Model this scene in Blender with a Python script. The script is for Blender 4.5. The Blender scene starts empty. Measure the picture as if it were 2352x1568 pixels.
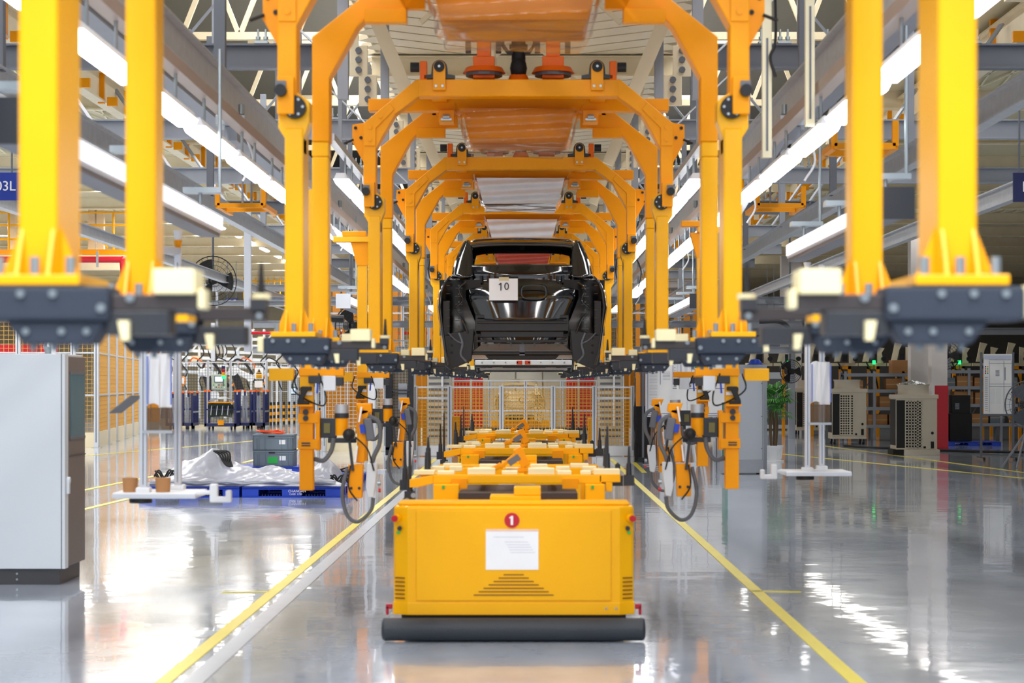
import bpy, bmesh, math, random
from mathutils import Vector, Matrix, Euler
random.seed(7)
SC = bpy.context.scene
COL = SC.collection
PI = math.pi
# ------------------------------------------------------------------ camera
F, CX, CY, CH = 4573.0, 1212.0, 880.0, 1.78      # 70 mm lens in pixels, vanishing point, eye height
cam = bpy.data.cameras.new('camera'); camo = bpy.data.objects.new('camera', cam); COL.objects.link(camo)
cam.lens = 70; cam.sensor_width = 36; cam.sensor_fit = 'HORIZONTAL'
camo.location = (0, 0, CH); camo.rotation_euler = (PI/2, 0, 0)
cam.shift_x = -(CX-1176)/2352; cam.shift_y = (CY-784)/2352
cam.dof.use_dof = True; cam.dof.focus_distance = 34; cam.dof.aperture_fstop = 3.1
cam.clip_end = 400; cam.clip_start = .1
SC.camera = camo
# ------------------------------------------------------------------ world, lights, exposure
w = bpy.data.worlds.new('world'); SC.world = w; w.use_nodes = True
bgn = w.node_tree.nodes['Background']; bgn.inputs[0].default_value = (.90, .95, 1, 1); bgn.inputs[1].default_value = .95
SC.view_settings.view_transform = 'Standard'; SC.view_settings.look = 'None'
SC.view_settings.gamma = 1; SC.view_settings.use_curve_mapping = False
SC.view_settings.exposure = -.08
def area(name, loc, sx, sy, power, rot=(0,0,0), col=(1,.98,.95)):
    l = bpy.data.lights.new(name, 'AREA'); l.shape = 'RECTANGLE'; l.size = sx; l.size_y = sy
    l.energy = power; l.color = col
    o = bpy.data.objects.new(name, l); o.location = loc; o.rotation_euler = rot; COL.objects.link(o); return o
# area lamps added to light the hall, standing in for roof luminaires
area('roof_lamp_standin', (-4.3, 32, 10.4), .6, 90, 5200)
area('roof_lamp_standin', (4.3, 32, 10.4), .6, 90, 3600)
area('roof_lamp_standin', (-17, 55, 6.6), .5, 90, 4900)
area('roof_lamp_standin', (-10.6, 62, 6.6), .5, 70, 2700)
area('roof_lamp_standin', (12, 55, 6.6), .5, 60, 700)
area('roof_lamp_standin', (-2.2, -4, 7.4), .6, 18, 950)  # this pair is added behind the camera, out of view, to light the near end
area('roof_lamp_standin', (2.2, -4, 7.4), .6, 18, 950)
area('roof_lamp_standin', (0, 66, 6.2), 6, .5, 300)
ABT = None
# ------------------------------------------------------------------ materials
def lin(c):
    r = []
    for v in c[:3]:
        v = v/255.0; r.append(v/12.92 if v <= .04045 else ((v+.055)/1.055)**2.4)
    return (r[0], r[1], r[2], 1)
MATS = {}
def M(name, col, rough=.45, metal=0, var=.08, scale=4, bump=0, bscale=60, coat=0, emit=0, alpha=1, trans=0, spec=.5):
    m = bpy.data.materials.new(name); m.use_nodes = True; nt = m.node_tree; b = nt.nodes['Principled BSDF']
    c = lin(col); b.inputs['Specular IOR Level'].default_value = spec; b.inputs['Roughness'].default_value = rough; b.inputs['Metallic'].default_value = metal
    tc = nt.nodes.new('ShaderNodeTexCoord')
    n = nt.nodes.new('ShaderNodeTexNoise'); n.inputs['Scale'].default_value = scale; n.inputs['Detail'].default_value = 5
    nt.links.new(tc.outputs['Object'], n.inputs['Vector'])
    r = nt.nodes.new('ShaderNodeMix'); r.data_type = 'RGBA'
    r.inputs[6].default_value = tuple(x*(1-var) for x in c[:3])+(1,); r.inputs[7].default_value = tuple(min(1, x*(1+var)) for x in c[:3])+(1,)
    nt.links.new(n.outputs['Fac'], r.inputs[0]); nt.links.new(r.outputs[2], b.inputs['Base Color'])
    if bump:
        n2 = nt.nodes.new('ShaderNodeTexNoise'); n2.inputs['Scale'].default_value = bscale; nt.links.new(tc.outputs['Object'], n2.inputs['Vector'])
        bp = nt.nodes.new('ShaderNodeBump'); bp.inputs['Strength'].default_value = bump; bp.inputs['Distance'].default_value = .02
        nt.links.new(n2.outputs['Fac'], bp.inputs['Height']); nt.links.new(bp.outputs[0], b.inputs['Normal'])
    b.inputs['Coat Weight'].default_value = coat; b.inputs['Coat Roughness'].default_value = .05
    b.inputs['Alpha'].default_value = alpha; b.inputs['Transmission Weight'].default_value = trans
    if emit:
        b.inputs['Emission Color'].default_value = c; b.inputs['Emission Strength'].default_value = emit
    MATS[name] = m; return m
YEL = M('yellow_paint', (255, 183, 0), .30, var=.04, bump=.03, bscale=9, spec=.32)
YED = M('orange_and_shaded_yellow', (246, 158, 0), .38, var=.06, spec=.22)  # orange-yellow; on the carriers' upper arches it paints in their shade
ORA = M('orange_paint', (240, 104, 0), .4, spec=.25)
BLK = M('black_steel', (38, 42, 50), .45, var=.15)
BRN = M('dark_brown_steel', (52, 46, 48), .5)
RUB = M('black_rubber', (22, 23, 26), .6, bump=.1)
SLATE = M('slate_foam', (44, 53, 68), .75, bump=.15, bscale=120)
FOAM = M('cream_urethane', (242, 231, 184), .55)
ZINC = M('zinc_bolt', (160, 170, 176), .35, .7)
ALU = M('aluminium', (214, 219, 228), .35, .35)
ALUD = M('aluminium_groove', (120, 124, 134), .5, .3)
GST = M('grey_steel', (152, 157, 167), .5, .1)
GSD = M('dark_grey_steel', (104, 108, 117), .5, .1)
GAL = M('galvanised', (186, 190, 196), .35, .5, var=.2, scale=8)
CRM = M('cream_steel', (240, 226, 194), .5)
CRD = M('cream_deck', (212, 200, 164), .6)
MEZ = M('mezzanine_mesh', (236, 228, 196), .6)
WHT = M('white_paint', (238, 240, 244), .4)
PAP = M('paper', (246, 247, 252), .7)
LGR = M('light_grey_enamel', (214, 222, 230), .4, var=.02)
TAU = M('taupe_enamel', (112, 104, 102), .45, var=.03)
CHA = M('charcoal_plinth', (66, 66, 70), .5)
RED = M('red_panel', (196, 16, 38), .35)
DRD = M('dark_red', (170, 16, 40), .4)
BLU = M('blue_plastic', (22, 66, 190), .4)
NAV = M('navy_paint', (28, 38, 92), .4)
GRN = M('green_label', (38, 176, 74), .5)
GRC = M('grey_crate', (112, 126, 138), .5)
CAR = M('black_car_paint', (5, 5, 7), .08, coat=1, var=.02)
CAI = M('black_body_primer', (15, 16, 19), .25, var=.2, scale=10)
BCP = M('beige_body', (206, 200, 186), .3, coat=.4)
CBD = M('cardboard', (184, 132, 84), .75)
WOO = M('brown_pallet_wood', (126, 84, 58), .7)
AMB = M('amber_panel', (184, 116, 10), .4, var=.18, scale=1.2, spec=.3)
TERM = M('condenser_enamel', (206, 196, 178), .5)
DRK = M('dark_void', (16, 16, 18), .7)
SKB = M('sign_blue', (24, 52, 150), .5)
SKN = M('sign_navy', (22, 30, 84), .5)
LEAF = M('leaf', (62, 128, 44), .45, var=.3)
STEM = M('stem', (104, 84, 60), .8)
GLS = M('grey_glass', (120, 136, 146), .08, alpha=.6)
LIT = M('tube_light', (255, 255, 255), .4, emit=9)
LIB = M('light_bar_face', (236, 242, 255), .35, emit=1.1)
SCR = M('lit_screen', (214, 236, 255), .3, emit=1.2)
GLED = M('green_lamp', (30, 255, 110), .3, emit=3)
HOSE = M('grey_hose', (96, 100, 106), .5)
TEXW = M('lettering_white', (245, 246, 250), .5)
TEXB = M('lettering_black', (40, 40, 46), .5)
WIRE_Y = M('yellow_wire', (236, 178, 60), .5)
WIRE_W = M('white_wire', (220, 220, 214), .5)
WIRE_D = M('dark_wire', (60, 62, 66), .5)
def film_mat(name, col, alpha, rough=.12):
    m = M(name, col, rough, bump=.35, bscale=5, alpha=alpha, coat=.6, var=.15); return m
FILM = film_mat('clear_film', (206, 132, 48), .40)
FILW = film_mat('milky_film', (238, 238, 244), .88)
FILR = film_mat('red_film', (214, 96, 84), .85)
BAG = M('white_polythene', (184, 188, 202), .28, alpha=.8, var=.3, scale=3, bump=.6, bscale=6)
# floor: polished epoxy concrete
def floor_mat():
    m = bpy.data.materials.new('polished_floor'); m.use_nodes = True; nt = m.node_tree; b = nt.nodes['Principled BSDF']; L = nt.links
    tc = nt.nodes.new('ShaderNodeTexCoord')
    def noise(sc, vec=None, det=4, map_=None):
        n = nt.nodes.new('ShaderNodeTexNoise'); n.inputs['Scale'].default_value = sc; n.inputs['Detail'].default_value = det
        if map_:
            mp = nt.nodes.new('ShaderNodeMapping'); mp.inputs['Scale'].default_value = map_
            L.new(tc.outputs['Object'], mp.inputs[0]); L.new(mp.outputs[0], n.inputs['Vector'])
        else: L.new(tc.outputs['Object'], n.inputs['Vector'])
        return n
    n1 = noise(.35, det=6); n2 = noise(2.2, det=8, map_=(1, .5, 1))
    cr = nt.nodes.new('ShaderNodeValToRGB'); cr.color_ramp.elements[0].position = .3; cr.color_ramp.elements[1].position = .72
    cr.color_ramp.elements[0].color = lin((158, 172, 192)); cr.color_ramp.elements[1].color = lin((208, 217, 231))
    mx = nt.nodes.new('ShaderNodeMath'); mx.operation = 'MULTIPLY_ADD'; mx.inputs[1].default_value = .55
    L.new(n2.outputs['Fac'], mx.inputs[0]); 
    m2 = nt.nodes.new('ShaderNodeMath'); m2.operation = 'MULTIPLY'; m2.inputs[1].default_value = .5; L.new(n1.outputs['Fac'], m2.inputs[0])
    L.new(m2.outputs[0], mx.inputs[2]); L.new(mx.outputs[0], cr.inputs[0]); L.new(cr.outputs[0], b.inputs['Base Color'])
    r1 = noise(1.3, det=5, map_=(1, .4, 1)); rr = nt.nodes.new('ShaderNodeMapRange')
    rr.inputs['To Min'].default_value = .05; rr.inputs['To Max'].default_value = .19; L.new(r1.outputs['Fac'], rr.inputs[0]); L.new(rr.outputs[0], b.inputs['Roughness'])
    nb = noise(1.4, det=3); bp = nt.nodes.new('ShaderNodeBump'); bp.inputs['Strength'].default_value = .30; bp.inputs['Distance'].default_value = .012
    L.new(nb.outputs['Fac'], bp.inputs['Height']); L.new(bp.outputs[0], b.inputs['Normal'])
    b.inputs['IOR'].default_value = 1.6; b.inputs['Coat Weight'].default_value = .6; b.inputs['Coat Roughness'].default_value = .03
    L.new(bp.outputs[0], b.inputs['Coat Normal'])
    return m
FLO = floor_mat()
# ------------------------------------------------------------------ geometry helpers
def at(x, y, Y):            # a point seen at photo pixel (x, y), Y metres down the hall
    return Vector(((x-CX)*Y/F, Y, CH-(y-CY)*Y/F))
class MB:
    def __init__(s): s.v = []; s.f = []
    def add(s, vs, fs):
        n = len(s.v); s.v += [tuple(v) for v in vs]; s.f += [tuple(i+n for i in f) for f in fs]; return s
    def box(s, x0, x1, y0, y1, z0, z1):
        return s.add([(x0,y0,z0),(x1,y0,z0),(x1,y1,z0),(x0,y1,z0),(x0,y0,z1),(x1,y0,z1),(x1,y1,z1),(x0,y1,z1)],
                     [(0,3,2,1),(4,5,6,7),(0,1,5,4),(1,2,6,5),(2,3,7,6),(3,0,4,7)])
    def obox(s, c, size, rot=(0,0,0)):
        m = Euler(rot).to_matrix(); c = Vector(c); a, b, d = [q/2 for q in size]
        vs = [c + m @ Vector((x*a, y*b, z*d)) for x, y, z in ((-1,-1,-1),(1,-1,-1),(1,1,-1),(-1,1,-1),(-1,-1,1),(1,-1,1),(1,1,1),(-1,1,1))]
        return s.add(vs, [(0,3,2,1),(4,5,6,7),(0,1,5,4),(1,2,6,5),(2,3,7,6),(3,0,4,7)])
    def frame(s, p, q, up=(0,0,1)):
        p, q = Vector(p), Vector(q); d = (q-p).normalized(); u = Vector(up)
        if abs(d.dot(u)) > .95: u = Vector((0,1,0))
        a = d.cross(u).normalized(); b = a.cross(d).normalized(); return p, q, a, b
    def bar(s, p, q, w, h=None, up=(0,0,1)):
        h = h or w; p, q, a, b = s.frame(p, q, up)
        vs = [e + a*i*w/2 + b*j*h/2 for e in (p, q) for i, j in ((-1,-1),(1,-1),(1,1),(-1,1))]
        return s.add(vs, [(0,1,2,3),(7,6,5,4),(0,4,5,1),(1,5,6,2),(2,6,7,3),(3,7,4,0)])
    def ibeam(s, p, q, w, h, t=.02, up=(0,0,1)):
        p, q, a, b = s.frame(p, q, up)
        s.bar(p+b*(h/2-t/2), q+b*(h/2-t/2), w, t, up); s.bar(p-b*(h/2-t/2), q-b*(h/2-t/2), w, t, up); s.bar(p, q, t, h-2*t, up); return s
    def cyl(s, p, q, r, n=12, r2=None):
        r2 = r if r2 is None else r2; p, q, a, b = s.frame(p, q)
        vs = [e + (a*math.cos(2*PI*i/n)+b*math.sin(2*PI*i/n))*rr for e, rr in ((p, r), (q, r2)) for i in range(n)]
        return s.add(vs, [tuple(range(n)), tuple(range(2*n-1, n-1, -1))] + [(i, n+i, n+(i+1)%n, (i+1)%n) for i in range(n)])
    def tube(s, pts, r, n=6):
        pts = [Vector(p) for p in pts]; k = len(pts); base = len(s.v); ref = Vector((.13,.2,1)).normalized()
        for i, p in enumerate(pts):
            d = (pts[min(i+1,k-1)]-pts[max(i-1,0)]).normalized(); a = d.cross(ref)
            if a.length < .05: a = d.cross(Vector((0,1,0)))
            a.normalize(); b = a.cross(d)
            for j in range(n): s.v.append(tuple(p+(a*math.cos(2*PI*j/n)+b*math.sin(2*PI*j/n))*r))
        for i in range(k-1):
            for j in range(n):
                a0 = base+i*n+j; a1 = base+i*n+(j+1)%n; s.f.append((a0, a0+n, a1+n, a1))
        s.f.append(tuple(base+j for j in range(n))); s.f.append(tuple(base+(k-1)*n+j for j in range(n-1,-1,-1))); return s
    def prism(s, poly, axis, a, b):
        def pt(u, v, t): return {'y': (u, t, v), 'x': (t, u, v), 'z': (u, v, t)}[axis]
        n = len(poly); vs = [pt(u, v, a) for u, v in poly] + [pt(u, v, b) for u, v in poly]
        return s.add(vs, [tuple(range(n)), tuple(range(2*n-1, n-1, -1))] + [(i, n+i, n+(i+1)%n, (i+1)%n) for i in range(n)])
    def grid(s, fn, nu, nv, close=False):
        vs = [fn(i/(nu-1), j/(nv-1)) for i in range(nu) for j in range(nv)]
        return s.add(vs, [(i*nv+j, (i+1)*nv+j, (i+1)*nv+j+1, i*nv+j+1) for i in range(nu-1) for j in range(nv-1)])
    def ball(s, c, r, n=10, k=7, sz=(1,1,1)):
        c = Vector(c)
        return s.grid(lambda u, v: c+Vector((r*sz[0]*math.sin(PI*(.001+v*.998))*math.cos(2*PI*u), r*sz[1]*math.sin(PI*(.001+v*.998))*math.sin(2*PI*u), r*sz[2]*math.cos(PI*v))), n+1, k)
    def lathe(s, c, prof, n=20):
        c = Vector(c); m = len(prof)
        vs = [c+Vector((r*math.cos(2*PI*i/n), r*math.sin(2*PI*i/n), z)) for i in range(n) for r, z in prof]
        return s.add(vs, [(i*m+j, ((i+1)%n)*m+j, ((i+1)%n)*m+j+1, i*m+j+1) for i in range(n) for j in range(m-1)])
    def mesh(s, x0, x1, z0, z1, Y, pitch, r=.006, along='x', slant=None):
        # welded wire mesh as flat strips with thickness; along 'x' => in the XZ plane at Y, slant = (pA, pB) for an oblique panel
        pA, pB = slant if slant else ((x0, Y), (x1, Y))
        L = math.hypot(pB[0]-pA[0], pB[1]-pA[1]); ux, uy = (pB[0]-pA[0])/L, (pB[1]-pA[1])/L
        k = max(1, int(L/pitch)); m = max(1, int((z1-z0)/pitch))
        for i in range(k+1):
            t = L*i/k; s.bar((pA[0]+ux*t, pA[1]+uy*t, z0), (pA[0]+ux*t, pA[1]+uy*t, z1), 2*r)
        for j in range(m+1):
            z = z0+(z1-z0)*j/m; s.bar((pA[0], pA[1], z), (pB[0], pB[1], z), 2*r)
        return s
    def build(s, name, mat, parent=None, bevel=0, smooth=False, kind=None, loc=None, label=None):
        me = bpy.data.meshes.new(name); me.from_pydata(s.v, [], s.f)
        bm = bmesh.new(); bm.from_mesh(me); bmesh.ops.recalc_face_normals(bm, faces=bm.faces); bm.to_mesh(me); bm.free()
        me.materials.append(mat)
        if smooth:
            for p in me.polygons: p.use_smooth = True
            me.set_sharp_from_angle(angle=math.radians(38))
        o = bpy.data.objects.new(name, me); COL.objects.link(o)
        if parent: o.parent = parent
        if bevel:
            md = o.modifiers.new('bevel', 'BEVEL'); md.width = bevel; md.segments = 2; md.limit_method = 'ANGLE'; md.harden_normals = False
        if kind or name in STUFFY: o['kind'] = 'stuff'
        if loc: o.location = loc
        if label: o['label'] = label
        return o
def tag(o, label, cat, group=None):
    o['label'] = label; o['category'] = cat
    if group: o['group'] = group
    return o
def thing(name, label, cat, loc=(0,0,0), rz=0, group=None):
    o = bpy.data.objects.new(name, None); COL.objects.link(o); o.location = loc; o.rotation_euler = (0,0,rz); o.empty_display_size = .1
    return tag(o, label, cat, group)
def dup(root, loc, label=None, rz=None, swap=None, scale=None):
    def rec(o, parent):
        c = o.copy(); COL.objects.link(c)
        if parent: c.parent = parent
        if swap and c.type == 'MESH' and o.name.split('.')[0] in swap:
            c.data = c.data.copy(); c.data.materials[0] = swap[o.name.split('.')[0]]
        for ch in o.children: rec(ch, c)
        return c
    r = rec(root, None); r.location = loc
    if label: r['label'] = label
    if rz is not None: r.rotation_euler = (0,0,rz)
    if scale: r.scale = scale
    return r
def struct(mb, name, mat, parent=None, **k):
    o = mb.build(name, mat, parent, **k)
    if not parent: o['kind'] = 'structure'
    return o
def text(s, size, loc, mat, parent, name='lettering', rot=(PI/2,0,0), ext=.002, align='CENTER'):
    c = bpy.data.curves.new('t', 'FONT'); c.body = s; c.size = size; c.extrude = ext; c.align_x = align; c.align_y = 'CENTER'
    t = bpy.data.objects.new('t', c); COL.objects.link(t); bpy.context.view_layer.update()
    me = bpy.data.meshes.new_from_object(t.evaluated_get(bpy.context.evaluated_depsgraph_get())); bpy.data.objects.remove(t)
    me.materials.clear(); me.materials.append(mat)
    o = bpy.data.objects.new(name, me); COL.objects.link(o); o.location = loc; o.rotation_euler = rot
    if parent: o.parent = parent
    return o
def numeral_one(h, loc, mat, parent):
    w = h*(.13 if mat is TEXW else .07)
    return MB().prism([(-w, -h/2), (w, -h/2), (w, h/2), (-w*.6, h/2), (-h*.30, h*.30), (-h*.24, h*.18), (-w, h*.30)], 'y', -.002, .002).build('numeral', mat, parent, loc=loc)
def catmull(pts, k=6):
    P = [Vector(p) for p in pts]; P = [P[0]*2-P[1]] + P + [P[-1]*2-P[-2]]; out = []
    for i in range(1, len(P)-2):
        for j in range(k):
            t = j/k; a, b, c, d = P[i-1:i+3]
            out.append(.5*((2*b)+(c-a)*t+(2*a-5*b+4*c-d)*t*t+(3*b-a-3*c+d)*t**3))
    return out+[P[-2]]
STUFFY = {'bolts','housing_bolts','flange_bolts','screws','screw','plinth_screw','bolt','link_bolt','clamp_bolts','vent_slot','side_vent','printed_line','written_line','ruled_line','rib','shelf_bead','press_rib','clip_hole','recess_bead','hole','red_print','yellow_connector','tray_row','hose_row','caption_line','port','grille','pot_rib','black_cable','harness_bundle'}
ORD = ['nearest', 'second', 'third', 'fourth', 'fifth', 'sixth', 'seventh', 'eighth', 'ninth', 'tenth', 'eleventh', 'twelfth', 'thirteenth', 'fourteenth', 'fifteenth', 'sixteenth', 'seventeenth', 'eighteenth', 'nineteenth', 'twentieth']
def nth(i): return ORD[i] if i < len(ORD) else 'far'
# ================================================================== setting
struct(MB().box(-34, 34, -14, 130, -.1, 0), 'floor', FLO)
struct(MB().box(-34, 34, 112, 112.3, 0, 12), 'wall_back', CRM)
struct(MB().box(-34, -33.7, -14, 112, 0, 12), 'wall_left', CRM)
struct(MB().box(33.7, 34, -14, 112, 0, 12), 'wall_right', GSD)
ceil = struct(MB().box(-34, 34, -14, 112, 12, 12.2), 'ceiling', GST)
# painted floor lines
def line(p, q, wd, name='trim_1', mat=None):
    struct(MB().bar((p[0], p[1], .003), (q[0], q[1], .003), wd, .004), name, mat or YLN)
YLN = M('yellow_floor_line', (244, 226, 78), .25, var=.12, scale=2)
PLN = M('pale_floor_line', (206, 212, 222), .2)
line((-2.17, 4), (-2.17, 47), .10, 'trim_1'); line((1.96, 4), (1.96, 47), .10, 'trim_2')
line((-1.99, 4), (-1.99, 47), .13, 'trim_3', PLN)
def gl(x0, y0, x1, y1, wd, nm):
    a = at(x0, y0, CH*F/(y0-CY)); b = at(x1, y1, CH*F/(y1-CY)); line((a.x, a.y), (b.x, b.y), wd, nm)
gl(150, 1180, 470, 1103, .10, 'trim_4'); gl(150, 1134, 420, 1080, .10, 'trim_5'); gl(160, 1050, 700, 1002, .1, 'trim_6')
gl(510, 1360, 620, 1359, .05, 'trim_7'); gl(1725, 1358, 1840, 1359, .05, 'trim_8'); gl(560, 1062, 730, 1018, .1, 'trim_9')
gl(1700, 1033, 2352, 1098, .1, 'trim_10'); gl(1880, 1022, 2352, 1085, .1, 'trim_11'); gl(1456, 1062, 1480, 1085, .1, 'trim_12')
for i in range(5):
    a = at(1476+i*9, 1067+i*4, CH*F/(187+i*4)); line((a.x, a.y), (a.x+.28, a.y), .12, 'trim_%d' % (13+i), PLN)
line((-1.9, 11.6), (14, 11.6), .03, 'trim_18', PLN)
# ---- mezzanine decks overhead: beams, boards, mesh trays
DZ = 6.9
for nm, x0, x1 in (('left', -33, -6.2), ('right', 6.0, 33)):
    r = struct(MB().box(x0, x1, 24, 110, DZ, DZ+.06), 'ceiling_deck_'+nm, CRD)
    for y in range(25, 110, 5):
        MB().ibeam((x0, y, DZ-.16), (x1, y, DZ-.16), .16, .32, .03).build('deck_beam', CRM, r)
    b = MB()
    for y in range(26, 96, 5):
        for x in (range(int(x0)+14, int(x1)-1, 3) if nm == 'left' else range(int(x0)+1, int(x0)+14, 3)):
            if random.random() < .6:
                for k in range(7):
                    b.bar((x+k*.36, y, DZ-.05), (x+k*.36+.4, y+3.2, DZ-.05), .03, .02)
                    b.bar((x+k*.36+.4, y, DZ-.05), (x+k*.36, y+3.2, DZ-.05), .03, .02)
    b.build('mesh_tray', MEZ, r, kind='stuff')
for nm, s, X in (('left', -1, -6.9), ('right', 1, 6.6)):
    e = struct(MB().ibeam((X, 12, DZ-.35), (X, 108, DZ-.35), .2, .5, .03), 'trim_edge_beam_'+nm, CRM)
    MB().box(X-.03, X+.03, 12, 108, DZ+.03, DZ+.20).build('toe_board', YED, e)
    for y in range(14, 70, 2):
        b = MB().box(X-.04*s-.05, X-.04*s+.05, y, y+.09, DZ-.62, DZ+.25); b.box(X-.2*s-.06, X-.2*s+.1, y, y+.08, DZ-.66, DZ-.52)
        b.build('guard_bracket', YED, e)
# centre deck of cream boards laid in a chevron under the rail steel
dk = struct(MB().box(-2.3, 2.2, 14, 100, 6.75, 6.8), 'ceiling_centre_deck', CRD)
for i in range(70):
    y = 15+i*.62
    for s in (-1, 1):
        MB().bar((-.08+s*.12, y+1.5, 6.66), (-.08+s*2.2, y, 6.66), .44, .07).build('board', CRM, dk)
for i in range(14):
    y = 17+6.2*i
    MB().ibeam((-2.3, y, 6.45), (2.2, y, 6.45), .2, .3).build('deck_beam', CRM, dk)
# ---- roof trusses seen through the gaps
for X in (-4.4, 4.2):
    for i in range(8):
        y = 20+9*i
        b = MB(); b.bar((X-2.2, y, 9.8), (X+2.2, y, 9.8), .14); b.bar((X-2.2, y, 8.4), (X+2.2, y, 8.4), .14)
        for k in range(4):
            b.bar((X-2.2+k*1.1, y, 8.4), (X-1.65+k*1.1, y, 9.8), .09); b.bar((X-1.65+k*1.1, y, 9.8), (X-1.1+k*1.1, y, 8.4), .09)
        struct(b, 'ceiling_truss', CRM)
# ---- grey steel grid: transverse I-beams with bolted clamps, columns, longitudinal rails
def clamp(mb, x, y, z):
    mb.box(x-.07, x+.07, y-.07, y+.07, z, z+.025); mb.cyl((x-.04, y, z), (x-.04, y, z+.16), .012, 6); mb.cyl((x+.04, y, z), (x+.04, y, z+.16), .012, 6)
    mb.cyl((x-.04, y, z+.05), (x-.04, y, z+.08), .026, 6); mb.cyl((x+.04, y, z+.05), (x+.04, y, z+.08), .026, 6)
for i in range(12):
    y = 15+6*i
    mt = GSD if i % 3 == 1 else GST
    o = struct(MB().ibeam((-16 if i < 4 else -6.3, y, 5.22), (-1.95, y, 5.22), .16, .26, .02), 'ceiling_cross_beam', mt)
    MB().ibeam((1.85, y, 5.22), (16 if i < 4 else 6.5, y, 5.22), .16, .26, .02).build('beam_section', mt, o)
    if i < 6:
        c = MB()
        for x in (-4.75, -3.7, -2.7, 2.6, 3.3, 4.6): clamp(c, x-.1, y-.02, 5.35); clamp(c, x+.1, y-.02, 5.35)
        c.build('clamp_bolts', ZINC, o, kind='stuff')
    if i < 9:
        d = MB()
        for s, x in ((-1, -3.7), (1, 3.3)):
            d.bar((x, y, 5.3), (x-s*1.0, y+.3, 6.6), .14, .03); d.bar((x+s*2.2, y, 5.3), (x+s*3.2, y+.3, 6.7), .12, .03)
        d.build('raking_brace', GST, o)
for X, z, wd, h, mat, nm in ((-3.75, 4.98, .2, .2, GST, 'ceiling_rail_beam'), (3.3, 4.98, .2, .2, GST, 'ceiling_rail_beam'),
                         (-4.78, 4.5, .14, .26, GAL, 'ceiling_crane_rail'), (4.6, 4.5, .14, .26, GAL, 'ceiling_crane_rail'),
                         (6.9, 4.5, .14, .26, GAL, 'ceiling_crane_rail'), (-2.78, 4.45, .16, .3, GAL, 'ceiling_rail_beam'), (2.5, 4.45, .16, .3, GAL, 'ceiling_rail_beam'),
                         (-7.6, 4.4, .14, .2, GAL, 'ceiling_crane_rail')):
    struct(MB().ibeam((X, 6, z), (X, 84, z), wd, h, .02), nm, mat)
# overhead carrier rail (twin) along the line
struct(MB().ibeam((-.40, 2, 5.22), (-.40, 100, 5.22), .12, .2, .02), 'ceiling_conveyor_rail', CRM)
struct(MB().ibeam((.24, 2, 5.22), (.24, 100, 5.22), .12, .2, .02), 'ceiling_conveyor_rail', CRM)
# hangers from deck to rails
for i in range(9):
    y = 12+6*i
    for x, z in ((-3.75, 5.05), (3.3, 5.05), (-2.78, 4.6), (2.5, 4.6), (-4.78, 4.6), (4.6, 4.6)):
        struct(MB().bar((x, y, z), (x, y, 7.0 if abs(x) > 3 else 6.6), .10, .10), 'ceiling_hanger', GSD if i % 2 else GST)
    for s, x in ((-1, -1.9), (1, 1.75)):
        struct(MB().bar((x, y+2.5, 4.7), (x, y+2.5, 6.7), .11, .11), 'ceiling_hanger', GST)
        struct(MB().bar((x, y+2.6, 5.0), (x+s*.95, y+2.6, 5.9), .14, .02), 'ceiling_brace', GAL)
# cream raking members with bolted gusset plates, one pair per bay
for i in range(7):
    y = 15.6+6.2*i
    for s in (-1, 1):
        o = struct(MB().bar((-.08+s*1.66, y, 5.95), (-.08+s*1.2, y, 4.86), .15, .10, up=(0,1,0)), 'ceiling_raking_frame', CRM)
        MB().bar((-.08+s*1.1, y, 5.72), (-.08+s*.2, y+.1, 6.55), .13, .05).build('upper_strut', CRM, o)
        for k in range(3):
            x = -.08+s*(1.86-.10*k); z = 5.62-.32*k
            p = MB().box(x-.10, x+.10, y-.12-.0*k, y-.09, z-.18, z+.16).build('gusset_plate', CRM, o, bevel=.01)
            bb = MB()
            for q in (-.11, 0, .10): bb.cyl((x, y-.155, z+q), (x, y-.12, z+q), .036, 8)
            bb.build('bolts', GSD, p)
# columns of the grey portal down to the floor further back
for x, y in ((-2.95, 52), (-2.2, 70), (2.2, 62), (3.4, 50), (6.2, 64), (-4.6, 58)):
    struct(MB().ibeam((x, y, 0), (x, y, 5.1), .2, .2, .02, up=(0,1,0)), 'trim_column', GST)
for z in (2.75, 3.5, 4.2):
    struct(MB().ibeam((-8, 58, z), (-1.6, 58, z), .14, .2), 'trim_wall_beam', GST); struct(MB().ibeam((1.5, 58, z), (8, 58, z), .14, .2), 'trim_wall_beam', GST)
for s in (-1, 1):
    for k in range(3):
        struct(MB().bar((s*(2.2+k*1.9), 57.7, 3.55), (s*(4.1+k*1.9), 57.7, 4.2), .12, .04), 'trim_brace', GST)
# cream building columns right
for x0, x1, Y in ((2092, 2134, 60), (2140, 2176, 57), (1795, 1841, 78)):
    a = at(x0, 900, Y); b = at(x1, 900, Y)
    struct(MB().box(a.x, b.x, Y, Y+.5, 0, DZ), 'trim_building_column', M('column_paint', (226, 220, 218), .5))
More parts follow.
